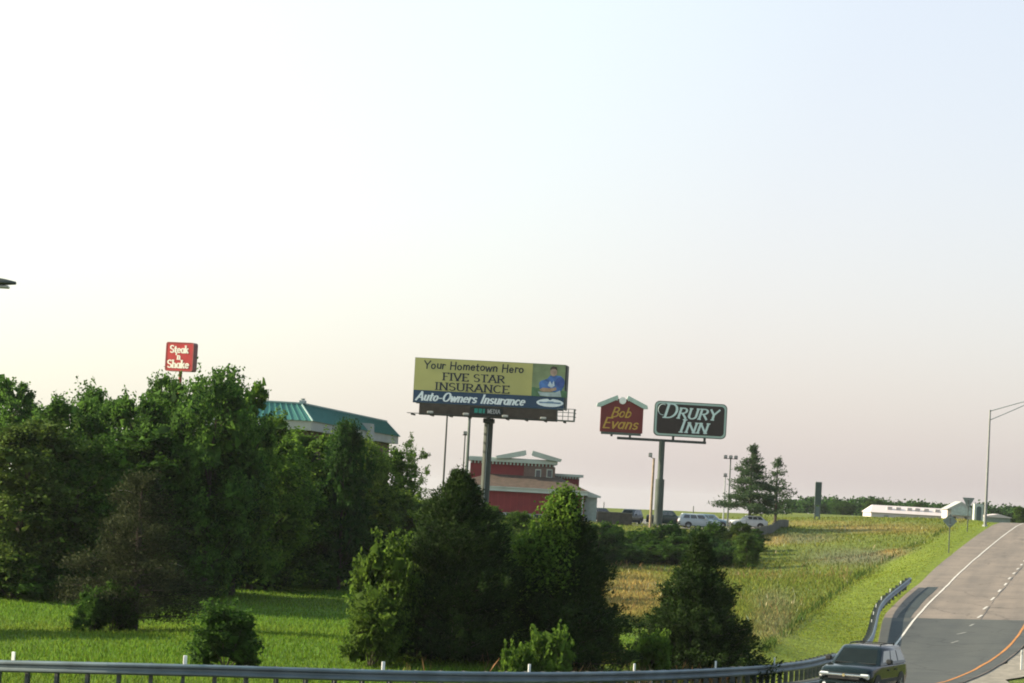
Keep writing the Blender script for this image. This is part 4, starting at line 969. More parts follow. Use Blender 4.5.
# caged end of the catwalk, right
cg = MB(); x0, x1 = hw - .5, hw + 1.05
for x in (x0, (x0 * 2 + x1) / 3, (x0 + 2 * x1) / 3, x1): cg.box(x - .03, x + .03, yb - .95, yb - .89, zc, zc + 1.12)
for z in (.02, .4, .76, 1.1): cg.box(x0 - .03, x1 + .03, yb - .985, yb - .951, zc + z - .03, zc + z + .03)
for z in (.4, .76, 1.1): cg.box(x1 + .032, x1 + .09, yb - .94, yb + .9, zc + z - .03, zc + z + .03)
for yy in (yb - .2, yb + .5): cg.box(x1 - .03, x1 + .03, yy - .03, yy + .03, zc, zc + 1.12)
cg.box(x0, x1, yb - .9, yb + .8, zc - .05, zc - .005)
cg.build('catwalk_cage', mat('cage_steel', (.12, .14, .13), rough=.6), bb)
MB().tube([(0, 0.35, -0.3), (0, .35, zc - .1)], .43, 20).build('column', mat('column_steel', (0.040, 0.050, 0.042), rough=0.55, var=0.3, scale=0.8), bb, True)
MB().box(-.5, .5, -.25, .95, zc - .55, zc - .12, .05).build('saddle', steel_dark, bb)
tk = MB().box(-.025, .025, -.14, -.10, 2, zc - .6); tk.build('conduit', steel_lt, bb)

# ------------------------------------------------------------------ sign helper
def sign_root(name, label, cat, px, basepy, D, rz=0.0):
    q = at(px, basepy, D); z = gz(q.x, D); return thing(name, label, cat, (q.x, D, z - .1), rz)
def lz(t, px, py): return at(px, py, t.location.y).z - t.location.z

# red restaurant sign above the wood
DS = 250.0
t = sign_root('restaurant_sign', 'square red illuminated restaurant sign on a pole above the wood', 'sign', 178, 470, DS, R(-17))
z1, z0 = lz(t, 181, 342.5), lz(t, 181, 371.5); hw = 1.5
red = mat('sign_red', (0.42, 0.040, 0.042), rough=0.4, var=.12, scale=.8)
cx = at(181, 357, DS).x - t.location.x
ply('cabinet', [(cx + x, z) for x, z in rrect(-hw, hw, z0, z1, .22)], .55, mat('cabinet_grey', (0.20, 0.085, 0.08), var=.15), t, d=1.0)
ply('sign_face', [(cx + x, z) for x, z in rrect(-hw + .1, hw - .1, z0 + .1, z1 - .1, .18)], -.45, red, t, d=.03)
cream = mat('cream_ink', (.78, .74, .66), rough=.5, var=.05); mid = (z0 + z1) / 2; H_ = z1 - z0
lettering(MB(), 'Steak', cx - 1.05, z0 + H_ * .64, 2.0, .70, -.482, .24, .13, 0, .10).build('lettering', cream, t)
lettering(MB(), "'n", cx - .40, z0 + H_ * .41, .5, .62, -.482, .24, .13, 0, .10).build('lettering', cream, t)
lettering(MB(), 'Shake', cx - 1.25, z0 + H_ * .12, 2.35, .74, -.482, .24, .13, 0, .10).build('lettering', cream, t)
MB().tube([(cx, .05, -.2), (cx, .05, z0 + .05)], .17, 12).build('pole', mat('red_pole', (.24, .035, .035), var=.2), t, True)
# rounded frame edge
fr = MB(); o = [(cx + x, z) for x, z in rrect(-hw - .005, hw + .005, z0 - .005, z1 + .005, .22)]; i_ = [(cx + x, z) for x, z in rrect(-hw + .1, hw - .1, z0 + .1, z1 - .1, .18)]
n = len(o); fr.add([(x, -.452, z) for x, z in o] + [(x, -.50, z) for x, z in o] + [(x, -.50, z) for x, z in i_] + [(x, -.452, z) for x, z in i_], [f for k in range(n) for f in ((k, (k + 1) % n, n + (k + 1) % n, n + k), (n + k, n + (k + 1) % n, 2 * n + (k + 1) % n, 2 * n + k), (2 * n + k, 2 * n + (k + 1) % n, 3 * n + (k + 1) % n, 3 * n + k))])
fr.build('frame', mat('frame_red', (.30, .07, .065), var=.1), t)

# twin hotel / restaurant sign on one pole
DT = 285.0
t = sign_root('twin_sign', 'tall pole with crossbar carrying a house shaped red sign and a dark hotel sign', 'sign', 658, 520, DT)
X = lambda px, py: at(px, py, DT).x - t.location.x
zbar = lz(t, 660, 440.5); xl, xr = X(617, 438), X(706, 443)
pm = mat('sign_pole', (0.050, 0.066, 0.056), rough=.55, var=.25, scale=.6)
zm = lz(t, 657, 479)
MB().tube([(0, 0, -.3), (0, 0, zm)], .50, 16).build('pole_base', pm, t, True)
MB().tube([(0, 0, zm - .05), (0, 0, zbar)], .34, 16).build('pole', pm, t, True)
MB().box(-.2, .2, -.3, .3, zm - .02, zm + .12, .03).build('pole_collar', pm, t)
MB().box(xl, xr, -.16, .16, zbar - .13, zbar + .17, .02).build('crossbar', steel_dark, t)
# house-shaped sign
bx0, bx1 = X(600.5, 415), X(643.0, 417); cxh = (bx0 + bx1) / 2; hz0, hz1 = lz(t, 621, 432.5), lz(t, 621, 405.5); hw = (bx1 - bx0) / 2; hp = lz(t, 621, 396.5)
maroon = mat('maroon_face', (0.145, 0.018, 0.018), rough=.45, var=.12, scale=.7)
ply('cabinet', [(cxh - hw, hz0), (cxh + hw, hz0), (cxh + hw, hz1), (cxh + .55, hp - .3), (cxh - .55, hp - .3), (cxh - hw, hz1)], .35, maroon, t, d=.7)
ply('cabinet_base', [(cxh - hw + .15, hz0 - .28), (cxh + hw - .15, hz0 - .28), (cxh + hw - .15, hz0 - .003), (cxh - hw + .15, hz0 - .003)], .3, steel_green, t, d=.6)
trim = mat('pale_green_trim', (.40, .50, .44), rough=.5, var=.1)
for sg in (-1, 1):
    ply('pediment', [(cxh + sg * (hw + .5), hz1 - .25), (cxh + sg * (hw + .42), hz1 + .12), (cxh + sg * .62, hp + .12), (cxh + sg * .48, hp - .20), (cxh + sg * .62, hp - .52), (cxh + sg * .75, hp - .45), (cxh + sg * (hw + .05), hz1 - .28)][::sg], .45, trim, t, d=.95)
MB().tube([(cxh, -.30, hp - .48), (cxh, -.5, hp - .48)], .40, 20).build('finial', mat('white_globe', (.78, .77, .73), rough=.4, var=.04), t, True)
gold = mat('gold_ink', (.45, .27, .045), rough=.5, var=.08)
lettering(MB(), 'Bob', cxh - 1.25, hz0 + 1.75, 2.2, 1.05, -.352, .17, .12, .30).build('lettering', gold, t)
lettering(MB(), 'Evans', cxh - 2.2, hz0 + .45, 4.0, 1.15, -.352, .17, .12, .30).build('lettering', gold, t)
for sg in (-.35, .35): MB().box(cxh + sg * 3 - .12, cxh + sg * 3 + .12, -.12, .12, zbar + .172, hz0 - .282).build('bracket', steel_dark, t)
# hotel sign
dx0, dx1 = X(654, 419), X(726.5, 421); dz0, dz1 = lz(t, 690, 437.5), lz(t, 690, 402.5)
ply('cabinet', rrect(dx0, dx1, dz0, dz1, .55), .4, steel_green, t, d=.75)
ply('sign_border', rrect(dx0 + .10, dx1 - .10, dz0 + .10, dz1 - .10, .48), -.352, mat('pale_border', (.36, .47, .43), rough=.45, var=.05), t, d=.03)
ply('sign_face', rrect(dx0 + .30, dx1 - .30, dz0 + .30, dz1 - .30, .40), -.384, mat('brown_black_face', (0.022, 0.014, 0.013), rough=.35, var=.15), t, d=.02)
pal = mat('pale_blue_ink', (.55, .66, .66), rough=.45, var=.04)
lettering(MB(), 'DRURY', dx0 + .95, dz0 + 2.12, 6.2, 1.10, -.406, .24, .11, .22, .10, sizes=[1.42, 1.05, 1.05, 1.05, 1.05]).build('lettering', pal, t)
lettering(MB(), 'INN', dx0 + 2.75, dz0 + .55, 3.3, 1.05, -.406, .24, .11, .22, .10, sizes=[1.35, 1.05, 1.05]).build('lettering', pal, t)
hook = MB().tube([(dx0 + .95 + .55 * math.cos(R(a)), -.42, dz0 + 3.0 + .62 * math.sin(R(a))) for a in range(60, 300, 20)], .035, 6); hook.build('swash', pal, t)
for px in (673, 704.5): MB().box(X(px, 440) - .13, X(px, 440) + .13, -.12, .12, zbar + .172, dz0 + .02).build('bracket', steel_dark, t)

# ------------------------------------------------------------------ poles and lamps
wood_m = mat('weathered_wood', (.24, .185, .13), rough=.9, var=.25, scale=2.5)
t = sign_root('flood_pole', 'wooden pole with a small floodlight beside the tall sign pole', 'lamp post', 650.5, 520, 279)
zt = lz(t, 654, 458); lean = at(654, 458, 279).x - t.location.x
MB().tube([(0, 0, -.3), (lean * .98, 0, zt)], [.17, .12], 10).build('pole', wood_m, t, True)
h = MB().box(lean - .62, lean - .22, -.3, .1, zt + .08, zt + .55, .05).build('floodlight', steel_dark, t)
MB().box(lean - .58, lean - .26, -.32, -.302, zt + .14, zt + .48).build('lens', glass_mat('lamp_glass'), h)
MB().tube([(lean, 0, zt - .1), (lean - .4, -.1, zt + .1)], .035, 6).build('bracket', steel_dark, t)
def flood_mast(px, top, base, D, n, label, cat='lamp post', rad=.09, col=steel_green):
    t = sign_root('light_mast', label, cat, px, base, D); zt = lz(t, px, top)
    MB().tube([(0, 0, -.3), (0, 0, zt)], [rad * 1.2, rad * .8], 8).build('pole', col, t, True)
    if n:
        MB().box(-.28 * n, .28 * n, -.05, .05, zt - .35, zt - .27).build('crossarm', steel_dark, t)
        for k in range(n):
            x = (k - (n - 1) / 2) * .62; h = MB().box(x - .2, x + .2, -.25, .2, zt - .265, zt + .1, .05).build('floodlight', steel_dark, t)
            MB().box(x - .17, x + .17, -.262, -.252, zt - .2, zt + .04).build('lens', glass_mat('lamp_glass'), h)
    return t
flood_mast(727.5, 456, 522, 300, 3, 'slim mast with three floodlights left of the taller layered pine')
flood_mast(723, 474, 522, 318, 1, 'shorter lamp mast just left of the triple floodlight mast', col=steel_lt)
flood_mast(443.5, 400, 480, 262, 0, 'thin dark pole rising from the trees to the left end of the billboard', 'pole', rad=.10, col=steel_dark)
flood_mast(462.5, 432, 482, 268, 1, 'short lamp pole with one lamp left of the billboard column', rad=.08, col=steel_dark)
t = flood_mast(466, 412, 482, 266, 0, 'thicker grey green lot lamp post behind the billboard, left of its column', rad=.17)
zt = lz(t, 466, 412); MB().box(-1.9, 1.9, -.2, .2, zt - .05, zt + .2, .04).build('lamp_arm', steel_green, t)
flood_mast(603.5, 502, 513, 330, 0, 'tiny thin pole far behind the brick wall beside the restaurant', 'pole', rad=.07)
flood_mast(693, 506, 517, 370, 0, 'tiny thin pole on the grass far behind the parked cars', 'pole', rad=.08)
flood_mast(268, 389, 402, 205, 0, 'thin antenna rod on the ground behind the green roof', 'antenna', rad=.04)

# highway lamp by the crest
def highway_lamp(X0, D, zb, H, side, label, arm=8.0, rise=1.0):
    t = thing('highway_lamp', label, 'street lamp', (X0, D, zb - .1))
    MB().tube([(0, 0, -.3), (0, 0, H * .5), (0, 0, H)], [.17, .13, .09], 12).build('pole', mat('lamp_pole', (.20, .21, .21), rough=.5, var=.1, metal=.2), t, True)
    MB().tube([(0, 0, -.2), (0, 0, .25)], [.3, .28], 10).build('base', steel_lt, t)
    MB().tube([(0, 0, H - .12), (side * arm * .5, 0, H + .58 * rise), (side * arm, 0, H + rise)], [.055, .05, .045], 8).build('arm', steel_lt, t, True)
    MB().tube([(0, 0, H - 1.1), (side * arm * .40, 0, H + .22 * rise - .2), (side * arm * .75, 0, H + .80 * rise - .03)], [.045, .045, .035], 8).build('brace', steel_lt, t, True)
    e = side * arm; z = H + rise; rings = []
    for u, w, hh in ((-.12, .06, .06), (.0, .12, .10), (.35, .19, .15), (.7, .17, .10), (.95, .09, .05)):
        rings.append([(e + side * u, w * math.cos(6.2832 * k / 10), z + hh * math.sin(6.2832 * k / 10) * (1 if math.sin(6.2832 * k / 10) > 0 else .5)) for k in range(10)])
    h = MB().loft(rings).build('luminaire', mat('luminaire', (.05, .055, .045), rough=.6), t, True)
    MB().box(min(e + side * .25, e + side * .8), max(e + side * .25, e + side * .8), -.12, .12, z - .13, z - .06, .02).build('lens', glass_mat('lamp_glass'), h)
    return t
DL = 268; q = at(985.2, 521, DL); zt = at(990.5, 409, DL).z; z = gz(q.x, DL)
highway_lamp(q.x, DL, z, zt - z, 1, 'tall slim highway lamp with a long trussed arm at the crest of the ramp', arm=6.5, rise=1.7)
# lamp whose head just enters the frame on the left
DN = 60; tip = at(16, 279.5, DN); X0 = tip.x - .95 - 2.4; z = gz(X0, DN)
highway_lamp(X0, DN, z, tip.z - z - .5, 1, 'dark street lamp head poking in at the left edge of the sky', arm=2.4, rise=.5)

# road signs seen from behind, and the slim marker post
alu = mat('bare_aluminium', (.18, .215, .20), rough=.65, var=.15, metal=.1)
sp = mat('sign_post', (.12, .13, .12), rough=.6, var=.2)
t = sign_root('diamond_sign', 'diamond road sign seen from behind on the verge of the ramp', 'road sign', 948.8, 553, 213); D = 213
zc = lz(t, 950, 521); xc = at(950, 521, D).x - t.location.x; a = .615
ply('plate', [(xc, zc - a), (xc + a, zc), (xc, zc + a), (xc - a, zc)], .02, alu, t, d=.02)
MB().box(xc - .04, xc + .04, -.06, -.003, -.2, zc + a * .85).build('post', sp, t)
for dz in (-.3, .3): MB().box(xc - .12, xc + .12, -.068, -.061, zc + dz - .03, zc + dz + .03).build('clamp', steel_lt, t)
t = sign_root('yield_sign', 'triangular point down road sign seen from behind near the crest', 'road sign', 967.3, 531.5, 252); D = 252
zc = lz(t, 968.5, 498); xc = at(968.5, 502, D).x - t.location.x
ply('plate', [(xc - .6, zc), (xc - .55, zc + .03), (xc + .55, zc + .03), (xc + .6, zc), (xc + .04, zc - 1.05), (xc - .04, zc - 1.05)], .02, alu, t, d=.02)
MB().box(xc - .045, xc + .045, -.06, -.003, -.2, zc).build('post', sp, t)
for dz in (-.15, -.7): MB().box(xc - .12, xc + .12, -.068, -.061, zc + dz - .03, zc + dz + .03).build('clamp', steel_lt, t)
t = sign_root('marker_post', 'slim white marker post on the grass by the right edge', 'post', 1021, 673, 112); zt = lz(t, 1021.5, 650)
MB().box(-.04, .04, -.02, .02, -.2, zt, .008).build('post', white_m, t); MB().box(-.035, .035, -.026, -.021, zt - .2, zt - .08).build('reflector', mat('grey_reflector', (.4, .4, .38)), t)
# pylon sign in the field
t = sign_root('pylon_sign', 'tall narrow dark pylon sign on two legs in the field', 'sign', 817, 518, 325); D = 325
z0, z1 = lz(t, 817, 505), lz(t, 818, 482.5); w = .42
MB().box(-w, w, -.15, .15, z0, z1, .03).build('panel', mat('pylon_face', (.045, .07, .062), rough=.5, var=.15), t)
MB().box(-w - .02, w + .02, -.17, .17, z1 + .002, z1 + .1, .02).build('cap', steel_lt, t)
for sg in (-1, 1): MB().box(sg * .3 - .08, sg * .3 + .08, -.08, .08, -.3, z0 - .002).build('leg', steel_green, t)
b = MB().box(-.20, .20, -.02, .02, .5, z0 - .2); b.build('leg_panel', mat('leg_panel', (.11, .15, .15), var=.2), t)
# ------------------------------------------------------------------ green roofed building
brick_d = mat('dark_brick', (.10, .062, .045), rough=.9, var=.3, scale=1.5, bump=.3)
fascia_m = mat('fascia', (.36, .355, .325), rough=.7, var=.12, scale=.4); teal = mat('teal_metal_roof', (.042, .150, .128), rough=.5, var=.12, scale=.4, spec=.4)
coping = mat('pale_coping', (.24, .34, .32), rough=.5, var=.08)
DA = 190.0
pB0 = at(311, 430.5, DA); pC0 = at(398, 445.5, 233.0)
zg = min(gz(pB0.x, DA), gz(pC0.x, 233), gz(-35, 215))
t = thing('hotel_building', 'long building with a teal metal mansard roof and pale fascia behind the wood', 'building', (pB0.x, DA, zg - .1))
O = t.location
ze, zf, zt_ = pB0.z - O.z, at(311, 421, DA).z - O.z, at(312, 402.5, DA).z - O.z
dS = Vector((pC0.x - pB0.x, pC0.y - pB0.y, 0)); LS = dS.length; dS.normalize()
Wd = 9.5; dW = Vector((-1, 0.02, 0)).normalized()
def quad_ring(e, z):   # footprint grown by e
    n1 = Vector((dS.y, -dS.x, 0)); pts = []
    B = Vector((0, 0, 0)); Cc = dS * LS; A = dW * Wd; Dd = A + dS * LS
    return [tuple(B + (dS * -e) + n1 * e + Vector((0, 0, z))), tuple(Cc + dS * e + n1 * e + Vector((0, 0, z))), tuple(Dd + dS * e - n1 * e + Vector((0, 0, z))), tuple(A - dS * e - n1 * e + Vector((0, 0, z)))]
MB().loft([quad_ring(-.7, -.3), quad_ring(-.7, ze + .05)]).build('wall', brick_d, t)
MB().loft([quad_ring(0, ze), quad_ring(0, zf)]).build('fascia', fascia_m, t)
rf = MB().loft([quad_ring(.12, zf + .003), quad_ring(-1.05, zt_ - .12)]).build('roof', teal, t)
MB().loft([quad_ring(-.98, zt_ - .118), quad_ring(-.98, zt_)]).build('coping', coping, rf)
lo, hi = quad_ring(.12, zf + .003), quad_ring(-1.05, zt_ - .12)
seam_m = mat('teal_seam', (.055, .185, .160), rough=.5, var=.1)
for (a, c2, nn) in ((3, 0, 18), (0, 1, 66)):
    for k in range(1, nn):
        f = k / nn; p0 = Vector(lo[a]).lerp(Vector(lo[c2]), f); p1 = Vector(hi[a]).lerp(Vector(hi[c2]), f); al = (Vector(lo[c2]) - Vector(lo[a])).normalized(); nr = al.cross(p1 - p0).normalized()
        if nr.z < 0: nr = -nr
        b = MB(); b.loft([[tuple(p + al * u + nr * v) for u, v in ((-.03, -.01), (.03, -.01), (.03, .06), (-.03, .06))] for p in (p0 + nr * .004, p1 + nr * .004)]); b.build('seam', seam_m, rf)
# hip caps, wall bands, windows of the shaded side
for a in (0, 1, 3): MB().tube([lo[a], hi[a]], .07, 6).build('hip_cap', coping, rf)
n1 = Vector((dS.y, -dS.x, 0))
gl = glass_mat('dark_window'); 
def wall_window(p, al, nr, w, h, z):
    b = MB(); f = MB()
    for m_, d0, d1, g in ((f, .003, .06, .09), (b, .061, .075, 0)):
        m_.loft([[tuple(p + al * u + nr * dd + Vector((0, 0, zz))) for u, zz in ((-w / 2 - g, z - h / 2 - g), (w / 2 + g, z - h / 2 - g), (w / 2 + g, z + h / 2 + g), (-w / 2 - g, z + h / 2 + g))] for dd in (d0, d1)])
    o = f.build('window', fascia_m, t); b.build('pane', gl, o)
for k in range(7):
    for z in (1.6, 4.6): wall_window(dS * (4 + k * 6.0) - n1 * .7, dS, n1, 1.7, 1.4, z)
nf = dW.cross(Vector((0, 0, -1))).normalized(); nf = nf if nf.y < 0 else -nf
for k in range(2):
    for z in (1.6, 4.6): wall_window(dW * (2.6 + k * 4.2) + dS * .7 , dW, nf, 1.8, 1.4, z)
# projecting bay near the far end, roof vent at the corner
p = dS * (LS * .60)
bay = MB(); bay.loft([[tuple(p + dS * u + n1 * v + Vector((0, 0, ze - .12))) for u, v in ((-1.0, -.02), (1.0, -.02), (1.0, .45), (-1.0, .45))], [tuple(p + dS * u + n1 * v + Vector((0, 0, zf + .65))) for u, v in ((-1.0, -.5), (1.0, -.5), (1.0, .35), (-1.0, .35))]]); bay.build('fascia_pier', fascia_m, t)
v = MB(); v.box(.4 - 1.6, .95 - 1.6, 1.6, 2.2, zt_ - .1, zt_ + .18, .03); v.tube([(-.92, 1.9, zt_ + .15), (-.92, 1.9, zt_ + .32)], [.12, .2], 10); v.build('roof_vent', steel_lt, t)

# ------------------------------------------------------------------ red restaurant
DR = 288.0
q = at(520, 505, DR); zg = 3.55
t = thing('restaurant_building', 'red barn style restaurant with pale trim and tan hipped roof behind the billboard column', 'building', (q.x, DR, zg - .1)); O = t.location
X = lambda px, py=490: at(px, py, DR).x - O.x
Zp = lambda px, py: at(px, py, DR).z - O.z
redw = mat('red_siding', (.17, .022, .024), rough=.7, var=.14, scale=.8); redl = mat('red_siding_light', (.20, .028, .028), rough=.7, var=.14, scale=.8)
trimw = mat('pale_trim', (.37, .41, .37), rough=.6, var=.12, scale=.6); tanr = mat('tan_shingles', (.070, .050, .038), rough=.9, var=.25, scale=2.2, bump=.5)
x0, x1 = X(452), X(585, 492); ze = Zp(530, 489.5)
MB().box(x0, x1, 0, 15, -.3, ze - .35).build('wall', redw, t)
# vertical battens on the long red wall
for k in range(15):
    x = X(492) + (X(582) - X(492)) * k / 14; MB().box(x - .05, x + .05, -.05, -.003, .9, ze - .36).build('batten', redl, t)
MB().box(X(490), X(584), -.07, -.003, -.2, .85).build('base_course', trimw, t)
MB().box(x0 - .35, x1 + .35, -.5, 15.5, ze - .352, ze + .05).build('fascia', trimw, t)
MB().box(x0 - .45, x1 + .45, -.62, 15.6, ze + .052, ze + .16).build('gutter', trimw, t)
zr = Zp(520, 475.5)
b = MB(); b.loft([[(x0 - .4, -.55, ze + .162), (x1 + .4, -.55, ze + .162), (x1 + .4, 15.5, ze + .162), (x0 - .4, 15.5, ze + .162)], [(x0 + 5.6, 4.2, zr + .5), (x1 - 4.0, 4.2, zr + .5), (x1 - 4.0, 11, zr + .5), (x0 + 5.6, 11, zr + .5)]]); rf = b.build('roof', tanr, t)
# monitor with cornice and broken pediment
m0, m1 = X(470, 465), X(555, 465); zm1 = Zp(500, 461.5); ym = 3.0
MB().box(m0, m1, ym, ym + 8, ze + .3, zm1).build('monitor_wall', redw, t)
MB().box(m0 - .35, m1 + .35, ym - .45, ym + 8.4, zm1 + .002, zm1 + .38).build('cornice', trimw, t)
MB().box(m0 - .18, m1 + .18, ym - .22, ym + 8.2, zm1 + .382, zm1 + .5).build('cornice_cap', trimw, t)
for k in range(24):
    x = m0 + .1 + (m1 - m0 - .2) * k / 23; MB().box(x - .09, x + .09, ym - .28, ym - .003, zm1 - .28, zm1 - .004).build('dentil', trimw, t)
pcx = X(529, 460); zp0 = zm1 + .502
for sg in (-1, 1):
    b = MB(); P = [(pcx + sg * 3.7, zp0 - .14), (pcx + sg * 3.85, zp0 + .16), (pcx + sg * .40, zp0 + 1.0), (pcx + sg * .30, zp0 + .50), (pcx + sg * .55, zp0 + .36), (pcx + sg * 2.2, zp0)]
    b.prism(P[::sg], ym - .75, ym + 1.2); b.build('pediment', trimw, t)
MB().box(pcx - .5, X(556, 466), ym - .10, ym - .003, Zp(540, 480), zm1 - .29).build('gable_panel', mat('brown_siding', (.13, .085, .07), var=.15), t)  # gable panel in a greyish brown instead of the red
for px in (537.5, 549):
    f = MB().box(X(px) - .34, X(px) + .34, ym - .16, ym - .102, Zp(px, 478), Zp(px, 469)).build('window', trimw, t); MB().box(X(px) - .25, X(px) + .25, ym - .175, ym - .162, Zp(px, 477), Zp(px, 470)).build('pane', gl, f)
# lower block on the right with its own cornice
w0, w1 = X(554, 480), X(580.5, 480); zw = Zp(568, 476.5)
MB().box(w0, w1, 4.5, 11, ze + .3, zw).build('side_monitor_wall', redw, t)
MB().box(w0 - .1, w1 + .45, 4.1, 11.4, zw + .002, zw + .3).build('side_cornice', trimw, t)
for k in range(9):
    x = w0 + .3 + (w1 - w0 - .4) * k / 8; MB().box(x - .09, x + .09, 4.28, 4.497, zw - .22, zw - .004).build('dentil', trimw, t)
# pale vestibule at the right end
v0, v1 = X(584, 500), X(597.5, 500); zv = Zp(590, 497.5)
MB().box(v0, v1, 1.0, 11, -.3, zv).build('vestibule', mat('sage_wall', (.26, .31, .27), rough=.7, var=.1), t)
b = MB(); b.prism([(v0 + .37, zv + .003), (v1 + .4, zv + .003), (v1 + .4, zv + .2), (v0 + .37, zv + .72)], .7, 11.3); b.build('vestibule_roof', trimw, t)
for px in (583.2,): MB().box(X(px) - .1, X(px) + .1, -.12, -.003, -.2, ze - .36).build('corner_board', trimw, t)
for k in range(3): MB().box(X(512 + k * 14) - .5, X(512 + k * 14) + .5, -.11, -.072, .15, .8).build('base_window', gl, t)

# brick screen wall by the lot
DW = 280
q0, q1 = at(597, 520, DW), at(632, 521, DW); z = 3.5
t = thing('screen_wall', 'dark brick screen wall between the restaurant and the parked dark hatchback', 'wall', (q0.x, DW, z - .1)); Lw = q1.x - q0.x; zt2 = at(615, 513, DW).z - z + .1
MB().box(0, Lw, 0, .25, -.3, zt2).build('wall', mat('screen_brick', (.062, .055, .050), rough=.9, var=.3, scale=2.0, bump=.4), t)
MB().box(-.05, Lw + .05, -.05, .30, zt2 + .002, zt2 + .1).build('cap', mat('cap_stone', (.10, .095, .09), var=.15), t)
for k in range(4): MB().box(Lw * k / 3 - .15 + (0.15 if k == 0 else -.15 if k == 3 else 0), Lw * k / 3 + .15 + (0.15 if k == 0 else -.15 if k == 3 else 0), -.08, -.003, -.3, zt2 - .02).build('pier', MATS['screen_brick'], t)

# parking lot
lot_m = mat('lot_asphalt', (.15, .145, .14), rough=.9, var=.2, scale=.4, detail=8)
ys = np.linspace(281, 330, 26); xs = np.linspace(-26, 30, 30); V = []
LX, LY = np.meshgrid(xs, ys); LZ = sheet_z(LX.ravel(), LY.ravel()) 
# the lot lies on the ground with a 12 cm edge
I = np.arange(len(xs) * len(ys)).reshape(len(ys), len(xs)); qd = np.stack([I[:-1, :-1], I[:-1, 1:], I[1:, 1:], I[1:, :-1]], -1).reshape(-1, 4)
def smooth_lot(x, y): return np.maximum.reduce([sheet_z(x + dx, y + dy) for dx in (-1.2, 0, 1.2) for dy in (-1.5, 0, 1.5)]) + .05
LZ = smooth_lot(LX.ravel(), LY.ravel()); lotme = fast_mesh('parking_lot', np.stack([LX.ravel(), LY.ravel(), LZ], 1), qd); lotme.materials.append(lot_m)
tag(link('parking_lot', lotme), kind='structure')
def lot_z(x, y): return float(smooth_lot(np.array([x]), np.array([y]))[0])
# grey retaining wall stepping down the slope right of the lot
wall_m = mat('grey_concrete', (.115, .112, .088), rough=.9, var=.3, scale=.8, bump=.3)
P0, P1 = at(749, 534, 262), at(788, 521.5, 306)
t = thing('retaining_wall', 'low grey panelled wall climbing the slope below the white car', 'wall', (P0.x, P0.y, gz(P0.x, P0.y) - .1)); dv = Vector((P1.x - P0.x, P1.y - P0.y, 0)); Lr = dv.length; dv.normalize(); nn = Vector((dv.y, -dv.x, 0))
npan = 14
for k in range(npan):
    a, c2 = Lr * k / npan + .015, Lr * (k + 1) / npan - .015; mid = P0 + dv * (a + c2) / 2; zz = gz(mid.x, mid.y) - t.location.z; hh = 1.0
    b = MB(); b.loft([[tuple(dv * u + nn * v_ + Vector((0, 0, zz + w_))) for u, v_ in ((a, -.1), (c2, -.1), (c2, .1), (a, .1))] for w_ in (-.4, hh)]); b.build('panel', wall_m, t)

# ------------------------------------------------------------------ far sheds, house, tower
white_w = mat('white_metal_wall', (.50, .45, .44), rough=.6, var=.06, scale=.2); white_r = mat('pale_roof', (.48, .42, .41), rough=.5, var=.06, scale=.2); greyd = mat('far_door', (.22, .23, .23), var=.1)
def far_root(name, px, base, D, label, cat='building', rz=0):
    q = at(px, base, D); return thing(name, label, cat, (q.x, D, gz(q.x, D) - .1), rz)
D = 520; t = far_root('white_shed', 911, 519, D, 'long low white shed on the horizon beyond the field'); k_ = D / F; w = 80 * k_ / 2
ze, zt2 = at(906, 514, D).z - t.location.z, at(906, 506.5, D).z - t.location.z
MB().box(-w, w, 0, 12, -.3, ze).build('wall', white_w, t)
b = MB(); b.loft([[(-w - .3, -.4, ze + .002), (w + .3, -.4, ze + .002), (w + .3, 12.4, ze + .002), (-w - .3, 12.4, ze + .002)], [(-w + 1, 5.6, zt2), (w - 1, 5.6, zt2), (w - 1, 6.4, zt2), (-w + 1, 6.4, zt2)]]); rf = b.build('roof', white_r, t)
for f in (-.62, -.2, .12, .55): MB().box(w * f - .45, w * f + .45, -.06, -.003, 0, ze - .5).build('door', greyd, t)
for f in (-.5, -.28, .0, .2, .42, .7): MB().box(w * f - .5, w * f + .5, 2.2, 3.2, zt2 - 1.3, zt2 - .25).build('roof_vent', mat('vent_grey', (.36, .33, .32)), rf)
D = 470; t = far_root('white_house', 961, 518, D, 'pale gabled house beside the long white shed'); k_ = D / F
MB().box(-2.6, 2.3, 0, 6, -.3, 2.0).build('wall', white_w, t)
b = MB(); b.prism([(-2.9, 2.002), (2.6, 2.002), (-.1, 3.6)], -.5, 6.4); b.build('roof', mat('grey_roof', (.30, .31, .30)), t)
ply('gable', [(-2.0, 1.0), (1.8, 1.0), (1.8, 1.9), (-.1, 2.9), (-2.0, 1.9)], -.52, mat('gable_green', (.33, .38, .37), var=.2), t, d=.05)
for x in (-1.2, .9): f = MB().box(x - .4, x + .4, -.07, -.003, .1, .85).build('window', white_w, t); MB().box(x - .3, x + .3, -.09, -.072, .18, .78).build('pane', gl, f)
D = 380; t = far_root('pale_tower', 978.5, 520, D, 'narrow pale tower with dark arched panel and three finials near the lamp'); k_ = D / F; w = .68; zt2 = at(978, 504, D).z - t.location.z
MB().box(-w, w, 0, 1.4, -.3, zt2).build('wall', mat('tower_wall', (.36, .40, .38), var=.1), t)
ply('arched_panel', [(-.36, .3), (.36, .3), (.36, zt2 - .7)] + [(.36 * math.cos(R(a)), zt2 - .7 + .36 * math.sin(R(a))) for a in range(20, 180, 20)] + [(-.36, zt2 - .7)], -.003, mat('tower_panel', (.06, .085, .085), var=.2), t, d=.05)
for x in (-.55, 0, .55): MB().tube([(x, .4, zt2 - .05), (x, .4, zt2 + .32)], [.1, .03], 6).build('finial', steel_green, t)
